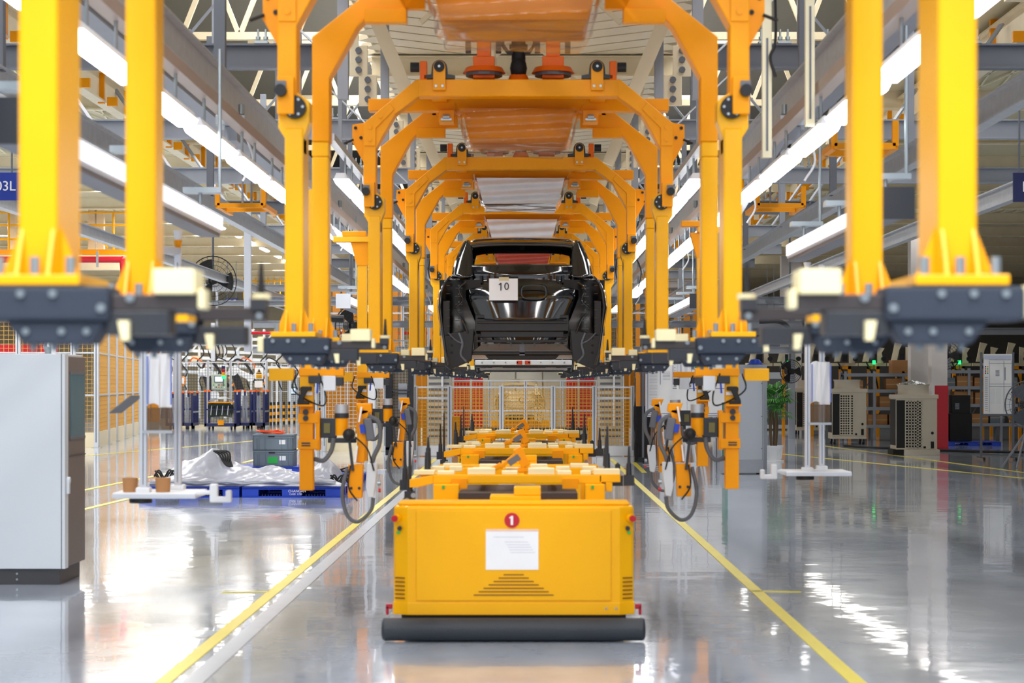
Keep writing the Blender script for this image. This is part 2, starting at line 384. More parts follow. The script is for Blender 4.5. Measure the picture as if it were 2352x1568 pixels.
# ================================================================== strip lights
def strip_light(L=1.78):
    t = thing('strip_light', '', 'light', group='strip lights along the line')
    MB().prism([(-.075, .02), (.075, .02), (.05, .08), (-.05, .08)], 'y', -L/2, L/2).build('housing', WHT, t)
    MB().prism([(-.085, .02), (-.06, -.03), (.06, -.03), (.085, .02)], 'y', -L/2+.03, L/2-.03).build('diffuser', LIT, t)
    MB().cyl((0, -.4, .1), (0, -.4, .3), .012, 6).cyl((0, .4, .1), (0, .4, .3), .012, 6).build('hanger', ZINC, t)
    return t
proto = None
def lights(X, z, ys, nm):
    global proto
    for i, y in enumerate(ys):
        lb = 'bright white strip light, %s from the camera in the %s row' % (nth(i), nm)
        if proto is None: proto = strip_light(); proto.location = (X, y, z); proto['label'] = lb
        else: dup(proto, (X, y, z), lb)
lights(-2.49, 3.68, [9.6+2.04*i for i in range(16)], 'left low')
lights(2.24, 3.68, [9.5+2.04*i for i in range(16)], 'right low')
lights(-1.98, 3.93, [22+2.04*i for i in range(7)], 'left inner')
lights(1.80, 3.93, [22+2.04*i for i in range(7)], 'right inner')
lights(-9.7, 6.70, [41+3.6*i for i in range(15)], 'far left ceiling')
lights(8.6, 6.70, [52+9*i for i in range(4)], 'far right ceiling')
struct(MB().box(-2.54, -2.44, 6, 46, 3.97, 4.06), 'trim_light_channel', M('bronze_channel', (150, 134, 124), .4))
struct(MB().box(2.19, 2.29, 6, 46, 3.97, 4.06), 'trim_light_channel', MATS['bronze_channel'])
struct(MB().box(-2.02, -1.94, 20, 37, 4.22, 4.29), 'trim_light_channel', GAL); struct(MB().box(1.76, 1.84, 20, 37, 4.22, 4.29), 'trim_light_channel', GAL)
for i in range(3):
    struct(MB().box(-2.0, -1.96, 21+7*i, 21.04+7*i, 4.29, 6.5), 'trim_drop_rod', GST); struct(MB().box(1.78, 1.82, 21+7*i, 21.04+7*i, 4.29, 6.5), 'trim_drop_rod', GST)
# aluminium light bars with box ends (Y from y0 to y1)
def light_bar(X, y0, y1, lab, endcap):
    t = thing('light_bar', lab, 'light', (X, y0, 2.93), group='long aluminium light bars')
    L = y1-y0
    MB().box(-.09, .09, 0, L, .03, .17).build('body', ALU, t, bevel=.008)
    MB().box(-.075, .075, .02, L-.02, 0, .03).build('rail', ALUD, t)
    MB().box(-.102, -.09, .03, L-.03, .055, .155).build('lit_face', LIB, t); MB().box(.09, .102, .03, L-.03, .055, .155).build('lit_face', LIB, t)
    MB().box(-.11, .11, -.01, .03, -.02, .20).build('end_cap', endcap, t)
    for q in (.5, L/2, L-.5): MB().cyl((.15, q, .3), (.15, q, 1.4), .014, 6).cyl((0, q, .17), (0, q, .34), .014, 6).box(-.12, .17, q-.08, q+.08, .3, .34).build('hanger', ZINC, t)
light_bar(-2.5, 9.4, 15.7, 'long bright aluminium light bar crossing the left foreground legs', BLK)
light_bar(2.55, 13.7, 18.9, 'long bright aluminium light bar with black end box, right foreground', BLK)
light_bar(-2.78, 30, 35, 'short tilted white light bar behind the second left carrier leg', ALU)
light_bar(2.55, 30, 35, 'white light bar with black end right of the car', BLK)
for s, X in ((-1, -2.06), (1, 1.98)):
    for k, yy in enumerate((35.6, 43)):
        t = thing('hanging_lamp', 'white slanting lamp on a black cable, %s of the car, %s' % ('left' if s < 0 else 'right', ('nearer', 'farther')[k]), 'light', (X, yy, 3.38))
        MB().bar((0, 0, .05), (-s*.05, 1.0, .0), .16, .06).build('lamp_head', LIT, t)
        MB().tube(catmull([(0, 0, .12), (.05, 0, .4), (-.08, 0, .8), (0, 0, 1.3)]), .012).build('cable', RUB, t)
# ================================================================== overhead carriers
XC = -.085
ABT = M('dull_bolt', (128, 138, 146), .4, .5)
def bolts(mb, pts, r=.016, d=.02, ax='y'):
    for x, y, z in pts:
        if ax == 'y': mb.cyl((x, y-d, z), (x, y, z), r, 8)
        elif ax == 'x': mb.cyl((x-d, y, z), (x+d, y, z), r, 8)
        else: mb.cyl((x, y, z-d), (x, y, z+d), r, 8)
def make_carrier():
    t = thing('overhead_carrier', '', 'conveyor carrier', group='yellow overhead carriers in a line')
    def sx(poly, s): return [(s*a, b) for a, b in poly]
    def arch(y, dep, inner):
        for s in (-1, 1):
            # upper leg, knee and rake in one welded plate box
            if inner == 'front':
                poly = [(1.404, 3.40), (1.404, 4.135), (.923, 4.534), (.90, 4.534), (.90, 4.38), (1.116, 4.218), (1.29, 3.906), (1.29, 3.40)]
            else:
                poly = [(1.36, 3.40), (1.36, 4.10), (.86, 4.50), (.80, 4.42), (1.055, 4.169), (1.243, 3.827), (1.243, 3.40)]
            MB().prism(sx(poly, s), 'y', y, y+dep).build('rake_leg', YED, t, bevel=.008)
            if inner == 'front':
                p = MB().prism(sx([(1.40, 3.93), (1.40, 4.13), (1.17, 4.325), (1.12, 4.26), (1.29, 4.09), (1.29, 3.93)], s), 'y', y-.012, y).build('knee_plate', YED, t, bevel=.004)
                b = MB()
                for u, v in ((1.345, 3.99), (1.345, 4.10), (1.25, 4.20)): b.cyl((s*u, y-.02, v), (s*u, y-.012, v), .022, 10)
                b.build('plug', YED, p, kind='stuff')
            if inner == 'rear':
                MB().box(s*1.362, s*1.25, y+.01, y+dep-.01, 3.30, 3.40).build('leg_neck', YEL, t, bevel=.008)
            # hinge plate
            if inner == 'front':
                hp = [(1.40, 3.30), (1.40, 3.42)] + [(1.31-.095*math.cos(a), 3.42+.11*math.sin(a)) for a in (PI, 2.5, 2.0, PI/2)][1:] + [(1.215, 3.46), (1.215, 3.34), (1.25, 3.24), (1.25, 3.15), (1.362, 3.15), (1.362, 3.24)]
                MB().prism(sx(hp, s), 'y', y+.02, y+dep-.02).build('hinge_plate', YEL, t, bevel=.005)
                d = MB().cyl((s*1.30, y-.03, 3.42), (s*1.30, y+.02, 3.42), .068, 20).build('hinge_disc', RUB, t, smooth=True)
                b = MB(); bolts(b, [(s*1.30+.05*math.cos(k*PI/3), y-.03, 3.42+.05*math.sin(k*PI/3)) for k in range(6)], .008, .008); b.build('screws', ZINC, d)
                MB().box(s*1.40, s*1.30, y-.05, y+.02, 3.375, 3.60).build('stop_block', YED, t, bevel=.006)
                MB().cyl((s*1.375, y-.10, 3.51), (s*1.375, y-.05, 3.51), .036, 16).build('hinge_pin', RUB, t, smooth=True)
                MB().box(s*1.375-.03, s*1.375+.03, y-.065, y-.05, 3.53, 3.57).build('pin_clip', GSD, t)
            # lower leg
            a, c = (1.362, 1.25)
            MB().box(s*a, s*c, y+.01, y+dep-.01 + (.12 if inner == 'front' else 0), 2.08, 3.30).build('leg', YEL, t, bevel=.012)
            # flared foot gussets and flange
            for u in (a-.012, c+.012): MB().prism([(y-.055, 2.085), (y+.012, 2.085), (y+.012, 2.22)], 'x', s*u-.005, s*u+.005).build('foot_gusset', YEL, t)
            for tri in ([(a+.055, 2.085), (a, 2.085), (a, 2.23)], [(c-.055, 2.085), (c, 2.085), (c, 2.23)]): MB().prism(sx(tri, s), 'y', y+.05, y+.065).build('foot_gusset', YEL, t)
            MB().box(s*1.435, s*1.17, y-.07, y+dep+.13, 2.055, 2.085).build('foot_flange', YEL, t, bevel=.004)
            b = MB()
            for u in (1.40, 1.30, 1.20): b.cyl((s*u, y-.045, 2.085), (s*u, y-.045, 2.135), .015, 8)
            b.build('flange_bolts', ZINC, t)
    arch(0, .20, 'front'); arch(1.5, .18, 'rear')
    MB().box(-.91, .91, 0, .20, 4.38, 4.534).build('top_beam', YED, t, bevel=.008)
    MB().box(-.86, .86, 1.5, 1.68, 4.40, 4.51).build('top_beam', YED, t, bevel=.008)
    MB().box(-1.40, 1.40, .50, .66, 4.315, 4.43).build('cross_beam', YED, t, bevel=.008)
    for s in (-1, 1):
        MB().box(s*1.0, s*.72, 1.40, 1.5, 4.18, 4.275).build('hook_arm', YED, t, bevel=.005)
        MB().prism([(s*.98, 4.275), (s*.60, 4.275), (s*.60, 4.40), (s*.86, 4.40)], 'y', 1.42, 1.5).build('under_plate', YED, t)
        MB().box(s*.74, s*.60, .45, .62, 4.20, 4.315).build('latch_block', YED, t)
        lm = MB(); lm.cyl((s*.70, .40, 4.25), (s*.64, .40, 4.25), .02, 8); lm.box(s*.72, s*.62, .41, .45, 4.215, 4.235); lm.build('latch', ZINC, t)
        MB().box(s*.80, s*.66, .2, 1.5, 4.39, 4.48).build('side_beam', YED, t)
        # bearing bracket with eye roller
        bk = MB().prism([(s*.714-.055, 4.43), (s*.714+.055, 4.43)] + [(s*.714+.055*math.cos(a), 4.64+.055*math.sin(a)) for a in [PI*k/8 for k in range(9)]], 'y', -.05, -.012).build('roller_bracket', YED, t)
        b = MB(); bolts(b, [(s*.714-.03, -.05, 4.465), (s*.714+.03, -.05, 4.465)], .013, .012); b.build('bolts', ZINC, bk)
        r = MB().cyl((s*.714, -.075, 4.64), (s*.714, -.05, 4.64), .048, 20).build('roller', RUB, t, smooth=True)
        MB().cyl((s*.714, -.085, 4.64), (s*.714, -.075, 4.64), .012, 10).build('hub', ZINC, r)
        sd = MB().prism([(s*.714-.14, 4.54), (s*.714+.14, 4.54), (s*.714+.14, 4.57), (s*.714+.075, 4.58)] + [(s*.714+.07*math.cos(a), 4.64+.07*math.sin(a)) for a in [PI*k/8 for k in range(9)]] + [(s*.714-.075, 4.58), (s*.714-.14, 4.57)], 'y', 0, .05)
        sd.build('saddle', BLK, t)
        MB().box(s*.86-.032, s*.86+.032, .0, .1, 4.53, 4.70).build('guide_post', ORA, t, bevel=.006)
        MB().cyl((s*.90, .05, 4.65), (s*.98, .05, 4.65), .045, 12).build('guide_wheel', RUB, t)
        # side bracket low at the knee
        kb = MB().prism([(s*1.42, 3.98), (s*1.53, 4.0), (s*1.53, 4.16), (s*1.42, 4.18)], 'y', .3, .36); kb.prism([(s*1.42, 3.98), (s*1.53, 4.0), (s*1.42, 3.80)], 'y', .3, .36)
        kb = kb.build('side_bracket', YED, t)
        b = MB(); b.cyl((s*1.45, .29, 4.04), (s*1.45, .30, 4.04), .016, 8); b.cyl((s*1.50, .29, 4.13), (s*1.50, .30, 4.13), .016, 8); b.cyl((s*1.52, .28, 4.02), (s*1.60, .24, 3.98), .012, 6); b.build('latch_pin', RUB, kb, kind='stuff')
        # load trolleys above
        for y in (.35, ):
            b = MB().box(s*.32-.10, s*.32+.10, y, y+.2, 4.60, 4.80); b.box(s*.32-.065, s*.32+.065, y+.02, y+.16, 4.80, 5.12); b.box(s*.32-.12, s*.32+.12, y, y+.2, 4.96, 5.10)
            b.build('trolley_stem', ORA, t, bevel=.006)
            MB().cyl((s*.32, y+.12, 4.66), (s*.32, y+.12, 4.71), .20, 20, .17).build('trolley_flange', ORA, t, smooth=True)
            MB().cyl((s*.32, y+.12, 4.63), (s*.32, y+.12, 4.66), .17, 20).build('flange_pad', GSD, t)
            b = MB()
            for u in (-.15, .13): b.box(s*.32+u-.02, s*.32+u+.03, y-.02, y+.1, 4.84, 5.1)
            b.build('wheel_cheek', BLK, t)
        # underside arm assembly (front and rear differ)
        for y, q in ((-.08, 0), (1.42, 1)):
            xo, xi = (1.476, 1.085) if q == 0 else (1.42, 1.09)
            MB().box(s*xo, s*xi, y, y+.18, 1.955, 2.052).build('arm_housing', SLATE, t, bevel=.012)
            MB().prism(sx([(1.38, 1.955), (1.10, 1.955), (1.14, 1.89), (1.33, 1.89)], s), 'y', y+.02, y+.16).build('arm_underbody', SLATE, t, bevel=.008)
            MB().box(s*1.10, s*.92, y+.03, y+.14, 1.915, 1.985).build('arm_link', BLK, t, bevel=.006)
            if q == 0:
                MB().box(s*1.085, s*.84, y+.03, y+.13, 1.985, 2.03).build('swing_arm', BRN, t, bevel=.004)
                MB().box(s*.963, s*.845, y+.0, y+.16, 2.03, 2.10).build('support_pad', FOAM, t, bevel=.006)
                MB().box(s*.84, s*.822, y+.02, y+.12, 1.99, 2.045).build('side_pad', FOAM, t, bevel=.004)
                MB().box(s*1.515, s*1.476, y+.02, y+.14, 1.965, 2.055).build('bumper_pad', FOAM, t, bevel=.008)
            else:
                MB().box(s*1.09, s*.85, y+.03, y+.13, 2.005, 2.05).build('swing_arm', BRN, t, bevel=.004)
                MB().box(s*.90, s*.845, y+.01, y+.10, 2.04, 2.08).build('arm_tip', BLK, t)
                MB().box(s*1.157, s*1.075, y+.02, y+.16, 2.053, 2.11).build('support_pad', FOAM, t, bevel=.006)
                MB().cyl((s*.868, y+.06, 2.08), (s*.868, y+.06, 2.10), .034, 14).build('pin_collar', FOAM, t)
                MB().cyl((s*.868, y+.06, 2.10), (s*.868, y+.06, 2.21), .014, 10, .006).build('locating_pin', RUB, t)
            MB().prism(sx([(1.03, 1.955), (1.06, 1.955), (1.05, 1.90), (1.03, 1.90)], s), 'y', y+.0, y+.03).build('wear_pad', FOAM, t)
            b = MB()
            if q == 0: bolts(b, [(s*u, y, 2.03) for u in (1.42, 1.33, 1.24)], .012, .010)
            bolts(b, [(s*1.105, y, 1.99), (s*(.87 if q else 1.03), y+.03, 2.02)], .013, .012)
            bolts(b, [(s*u, y+.02, 1.925) for u in (1.32, 1.22, 1.15)], .010, .010)
            for u in (1.31, 1.25, 1.19): b.cyl((s*u, y+.06, 1.872), (s*u, y+.06, 1.895), .011, 8)
            b.build('housing_bolts', ABT, t)
        MB().box(s*1.40, s*1.20, .10, 1.42, 1.965, 2.045).build('sill_beam', SLATE, t, bevel=.006)
        MB().box(s*1.18, s*.98, .6, .75, 1.975, 1.995).build('chain_guard', YEL, t)
    # cable bundle in the centre
    b = MB().cyl((0, .45, 4.64), (0, .45, 5.12), .065, 16); b.ball((0, .43, 4.70), .08, sz=(1,1,1.4)); b.cyl((0, .45, 4.88), (0, .45, 4.92), .085, 16)
    b.build('hose_boot', RUB, t, smooth=True)
    MB().cyl((0, .45, 4.54), (0, .45, 4.64), .12, 16, .08).build('boot_cone', ORA, t, smooth=True)
    b = MB()
    for s in (-1, 1): b.tube([(s*.15, .43, 5.12), (s*.15, .43, 4.92), (s*.10, .43, 4.85), (0, .43, 4.85)], .02)
    b.build('yoke', BLK, t)
    MB().box(-.5, .5, .3, 1.45, 4.535, 4.56).build('yoke_plate', YED, t)
    # package under the beam, wrapped in film
    MB().prism([(-.52, 4.31), (.52, 4.31), (.46, 4.04), (-.46, 4.04)], 'y', .32, 1.35).build('wrapped_load', M('load_brown_orange', (206, 122, 6), .4, spec=.2), t, bevel=.02)
    def fl(u, v):
        pr = [(-.60, 4.36), (-.545, 4.27), (-.50, 4.06), (-.44, 3.985), (.44, 3.985), (.50, 4.06), (.545, 4.27), (.60, 4.36)]
        k = v*(len(pr)-1); i = min(int(k), len(pr)-2); f = k-i
        x = pr[i][0]*(1-f)+pr[i+1][0]*f; z = pr[i][1]*(1-f)+pr[i+1][1]*f
        wv = .010*math.sin(v*37+u*9)+.008*math.sin(u*23+v*11)
        return Vector((x+wv, .27+1.15*u, z+wv))
    m = MB().grid(fl, 14, 43)
    m.grid(lambda u, v: Vector(((v-.5)*2*(.55-.09*u+.008*math.sin(v*30)), .27+.018*math.sin(u*15+v*2.2)+.006*math.sin(v*31+u*5), 4.31-.32*u)), 22, 30)
    m.build('film_wrap', FILM, t, smooth=True)
    return t
carrier = make_carrier()
carrier.location = (XC, 5.64, 0)
carrier['label'] = 'yellow overhead carrier nearest the camera, only its blurred legs and black arms in view'
clab = ['yellow overhead carrier with amber film wrap at top edge, second from the camera',
        'yellow overhead carrier with whole arch and amber film wrap, third from the camera',
        'yellow overhead carrier with milky film wrap that holds the black car body',
        'yellow overhead carrier whose arch stands just above the black car roof',
        'yellow overhead carrier with red film seen through the car rear window',
        'yellow overhead carrier far down the line behind the one with red film',
        'last small yellow overhead carrier at the far end of the line']
for i in range(7):
    sw = {2: {'film_wrap': FILW}, 3: {'film_wrap': FILW}, 4: {'film_wrap': FILR}}.get(i, None)
    dup(carrier, (XC, 5.64+6.2*(i+1), 0), clab[i], swap=sw)
# ================================================================== car bodies
def make_car(label, paint, inner, full=True):
    t = thing('car_body', label, 'car')
    def roofz(y): return 3.39+.17*math.sin(min(1, max(0, (y-.6)/3.2))*PI*.62+.15) if y > .6 else 3.39
    # side sheet: stations along Y; profile (half width, z)
    def prof(y):
        b = 1.7*math.exp(-((y-.55)/.75)**2)     # haunch over the rear wheel
        e = max(0, 1-y/.28)                 # tuck at the tail
        z0 = 1.98 if y < .5 else 2.10
        rz = roofz(y); rw = .62 if y > .9 else .60
        sh = 2.97
        return [(.84-.02*e, z0), (.87+.01*b-.02*e, z0+.16), (.90+.02*b-.02*e, 2.45), (.905+.035*b-.02*e, 2.62), (.885+.04*b-.02*e, 2.78), (.83+.04*b, 2.90), (.775+.02*b, sh),
                (.745, 3.06), (.70, 3.20), (.66, rz-.13), (rw, rz-.055), (rw-.06, rz-.01), (rw-.2, rz), (0, rz+.01)]
    ys = [0, .08, .2, .35, .5, .65, .8, .95, 1.1, 1.35, 1.6, 1.9, 2.2, 2.5, 2.8, 3.1, 3.4, 3.7, 4.0, 4.3, 4.5]
    for s in (-1, 1):
        m = MB(); n = 0
        rows = [[Vector((s*a, y, z)) for a, z in prof(y)] for y in ys]
        K = len(rows[0]); base = 0; vs = [p for r in rows for p in r]; fs = []
        for i in range(len(ys)-1):
            for j in range(K-1):
                y = (ys[i]+ys[i+1])/2
                if j >= 6 and (y < .30 + (j-6)*.07): continue          # slanted tail: no upper body behind the rear header
                if j >= 6 and y > 3.2 - 0*(j) : continue
                if j >= 7 and j <= 8 and .95 < y < 1.9: continue       # quarter window
                if j >= 7 and j <= 8 and 2.0 < y < 3.1: continue
                if j <= 2 and .55 < y < 1.15: continue                 # wheel arch
                if j <= 2 and 3.5 < y < 4.2: continue
                fs.append((i*K+j, (i+1)*K+j, (i+1)*K+j+1, i*K+j+1))
        m.add(vs, fs)
        o = m.build('side_panel', paint, t, smooth=True)
        md = o.modifiers.new('solid', 'SOLIDIFY'); md.thickness = .025; md.offset = -1
    # rear header and slanted pillars around the rear window
    def arcx(v): return (v-.5)*2
    def hdr(u, v):
        x = arcx(v); w_ = .66+.03*u-.0*abs(x); drop = .05*(abs(x)**4)
        return Vector((x*w_, .62-.14*u, 3.415-.045*u-drop-(.0)))
    m = MB().grid(hdr, 5, 21); m.grid(lambda u, v: Vector((arcx(v)*(.69-.02*u), .48+.10*u, 3.37-.05*(abs(arcx(v))**4)-.09*u)), 4, 21)
    o = m.build('rear_header', paint, t, smooth=True); md = o.modifiers.new('solid', 'SOLIDIFY'); md.thickness = .03
    MB().grid(lambda u, v: Vector((arcx(v)*(.60-.02*u), .56+.08*u, 3.285-.05*(abs(arcx(v))**6)-.03*u)), 4, 21).build('header_flange', inner, t, smooth=True)
    for s in (-1, 1):
        # C pillar: from roof corner down and out to the haunch
        def cp(u, v):
            k = u; xo = .66+.13*k+.02*math.sin(PI*k); z = 3.38-.42*k; y = .50-.28*k
            xi = .54-.01*k+.06*(1-k)**6
            return Vector((s*(xi+(xo-xi)*v), y+.04*math.sin(PI*v)*-1, z+.02*(1-v)*(k < .05)))
        o = MB().grid(cp, 12, 7).build('rear_pillar', paint, t, smooth=True); md = o.modifiers.new('solid', 'SOLIDIFY'); md.thickness = .05; md.offset = -1
        b = MB()
        for k in range(7): b.cyl((s*(.60+.012*k), .43-.03*k, 3.30-.05*k), (s*(.60+.012*k), .45-.03*k, 3.30-.05*k), .012, 8)
        b.build('clip_hole', CAI, t)
    # parcel shelf / tail panel
    def tail(u, v):
        x = arcx(v); z = 3.10-.62*u
        y = .24-.26*u+.10*max(0, u-.55)*2+.10*abs(x)**3
        if .18 < u < .40: y += .035*math.sin((u-.18)/.22*PI)
        if .40 < u < .58: y -= .02
        hw = .60+.02*math.sin(u*PI)-.10*max(0, u-.6)*2
        return Vector((x*hw, y, z))
    o = MB().grid(tail, 26, 25).build('tail_panel', paint, t, smooth=True); md = o.modifiers.new('solid', 'SOLIDIFY'); md.thickness = .02; md.offset = 1
    b = MB()
    for k in range(9): b.bar((-.50+k*.12, .235, 3.03), (-.50+k*.12+.05, .235, 3.03), .03, .02)
    b.build('shelf_bead', paint, t)
    b = MB()
    for k, x in enumerate((-.46, -.38, -.30, -.22, .06, .14, .24, .32, .40, .46)): b.bar((x, .20, 2.98), (x, .19, 2.90), .028, .02)
    b.build('press_rib', paint, t)
    # recessed number plate pocket
    def plate(u, v):
        a = 2*PI*v; r = .09+.025*u
        return Vector((.13+(.13+.02*u)*math.copysign(abs(math.cos(a))**.6, math.cos(a)), .035+.0*u-.03*(u > .5), 2.79+(.075+.012*u)*math.copysign(abs(math.sin(a))**.6, math.sin(a))))
    MB().grid(plate, 3, 29).build('plate_pocket_rim', paint, t, smooth=True)
    # lamp recesses each side
    for s in (-1, 1):
        m = MB().grid(lambda u, v: Vector((s*(.46+.46*v-.0*u), .10+.12*math.sin(u*3)+.05*v, 2.93-.62*u)), 10, 7)
        o = m.build('lamp_recess', inner, t, smooth=True)
        b = MB()
        for k in range(6):
            z = 2.86-.09*k; b.box(s*.66, s*.74, .06, .09, z-.03, z-.022); b.box(s*.80, s*.84, .08, .11, z, z+.008); b.cyl((s*.70, .04, z), (s*.70, .09, z), .012, 8)
        b.tube(catmull([(s*.62, .02, 2.9), (s*.70, .03, 2.82), (s*.66, .05, 2.70), (s*.74, .05, 2.60), (s*.66, .06, 2.48), (s*.60, .06, 2.34)]), .010)
        b.build('recess_bead', paint, t)
        b = MB(); b.box(s*.885, s*.80, .10, .14, 2.30, 2.70); b.prism([(s*.88, 2.32), (s*.53, 2.38), (s*.56, 2.03), (s*.80, 1.93), (s*.86, 1.98)], 'y', .10, .14)
        b.build('quarter_lower', inner, t, bevel=.01)
        b = MB()
        for z in (2.12, 2.20, 2.28): b.cyl((s*.78, .095, z), (s*.78, .10, z), .014, 10)
        b.build('hole', DRK, t)
        b = MB(); b.tube(catmull([(s*.70, .08, 2.34), (s*.66, .07, 2.22), (s*.68, .08, 2.1), (s*.62, .1, 2.02)]), .012); b.tube(catmull([(s*.66, .07, 2.22), (s*.74, .08, 2.26), (s*.82, .09, 2.34)]), .008)
        b.build('sealer_bead', GSD, t)
    # bumper beam zone, rear floor, crossmembers
    m = MB()
    for z, y in ((2.50, .10), (2.455, .06)): m.box(-.50, .50, y, y+.03, z-.012, z+.012)
    m.box(-.52, .52, .10, .14, 2.36, 2.54); m.build('rear_crossmember', inner, t, bevel=.006)
    b = MB()
    for x in (-.32, .24): b.box(x, x+.22, .09, .10, 2.475, 2.497)
    b.build('vent_slot', DRK, t)
    m = MB().box(-.50, .50, .16, .24, 2.29, 2.36); m.box(-.50, .50, .12, .18, 2.235, 2.265); m.build('bumper_mount', inner, t, bevel=.006)
    m = MB().grid(lambda u, v: Vector((arcx(v)*(.46+.09*u), .22+.75*(1-u)+.0*v, 2.235-.10*u)), 6, 12)
    for k in range(7): m.bar((-.42+k*.14, .30, 2.10), (-.40+k*.135, .90, 2.235), .02, .012)
    m.build('boot_floor', CAI if paint is CAR else inner, t)
    m = MB().box(-.03, .03, .2, .75, 2.09, 2.22); m.box(-.56, .56, .185, .20, 2.136, 2.142); m.build('floor_tunnel', GSD, t)
    MB().box(-.60, .60, .2, .26, 2.095, 2.135).build('rear_sill', inner, t, bevel=.01)
    MB().prism([(-.42, 2.10), (.42, 2.10), (.37, 2.045), (-.37, 2.045)], 'y', .22, .5).build('spare_well', RUB, t, bevel=.01)
    MB().box(-.80, .80, .5, 4.3, 2.10, 2.16).build('floor_pan', inner, t)
    MB().grid(lambda u, v: Vector((arcx(v)*.82, 3.35+1.15*u, 2.95-.12*u*u-.04*abs(arcx(v))**2)), 6, 12).build('bonnet', paint, t, smooth=True)
    MB().box(-.62, .62, 3.1, 3.2, 3.47, 3.52).build('windscreen_header', paint, t)
    for s in (-1, 1): MB().bar((s*.60, 3.15, 3.47), (s*.76, 3.75, 2.94), .05, .06).build('front_pillar', paint, t)
    return t
car = make_car('glossy black unfinished car body hanging in the line with a paper numbered 10', CAR, CAI)
car.location = (-.062, 22.0, 0)
pn = MB().box(-.158, .158, -.008, 0, 0, .24).build('number_sheet', PAP, car); pn.location = (-.205, -.035, 2.695)
MB().box(-.05, .06, -.010, -.006, .215, .255).build('masking_tape', M('tape', (222, 206, 160), .6), pn)
numeral_one(.085, (-.028, -.012, .15), TEXB, pn)
text('0', .115, (.035, -.012, .15), TEXB, pn)
BEI = M('beige_body_shell', (176, 164, 136), .35, coat=.3)
rc = dup(car, (-.30, 74, -1.62), 'pale beige car body seen through the mesh of the centre gate', swap={k: BEI for k in ('side_panel','rear_header','rear_pillar','tail_panel','bonnet','front_pillar','windscreen_header','lamp_recess','quarter_lower','rear_crossmember','bumper_mount','boot_floor','header_flange','press_rib','shelf_bead')})
for ch in list(rc.children):
    if ch.name.startswith('number_sheet'):
        for g in list(ch.children): bpy.data.objects.remove(g)
        bpy.data.objects.remove(ch)
sk = thing('transfer_skid', 'yellow transfer skid under the beige car body behind the gate', 'skid', (-.30, 74, 0))
MB().box(-.8, .8, .3, 4.4, .36, .47).box(-1.1, 1.1, .6, .8, .0, .36).box(-1.1, 1.1, 3.4, 3.6, 0, .36).build('frame', YED, sk, bevel=.01)
dup(car, (-.062, 34.6, 0), 'black car body farther along, hidden behind the first car body').children
# battery skid hanging under the car farther on
sk = thing('lifting_skid', 'grey lifting skid with red marks just below the black car body', 'skid', (-.06, 28.8, 1.96))
MB().box(-.70, .70, 0, .9, .085, .155).build('deck', LGR, sk, bevel=.01); MB().box(-.70, .70, .1, 1.0, .055, .085).build('rail', BLK, sk); MB().box(-.64, .64, .3, 1.2, .015, .045).build('rail', GAL, sk); MB().box(-.60, .60, .5, 1.2, -.01, .01).build('rail', BLK, sk)
for x in (-.06, .06): MB().box(x-.04, x+.04, -.01, 0, .092, .148).build('red_mark', M('red_oxide', (190, 62, 30), .5), sk)
b = MB(); bolts(b, [(-.6+k*.17, 0, .12) for k in range(8)], .012, .01); b.build('bolts', ZINC, sk)
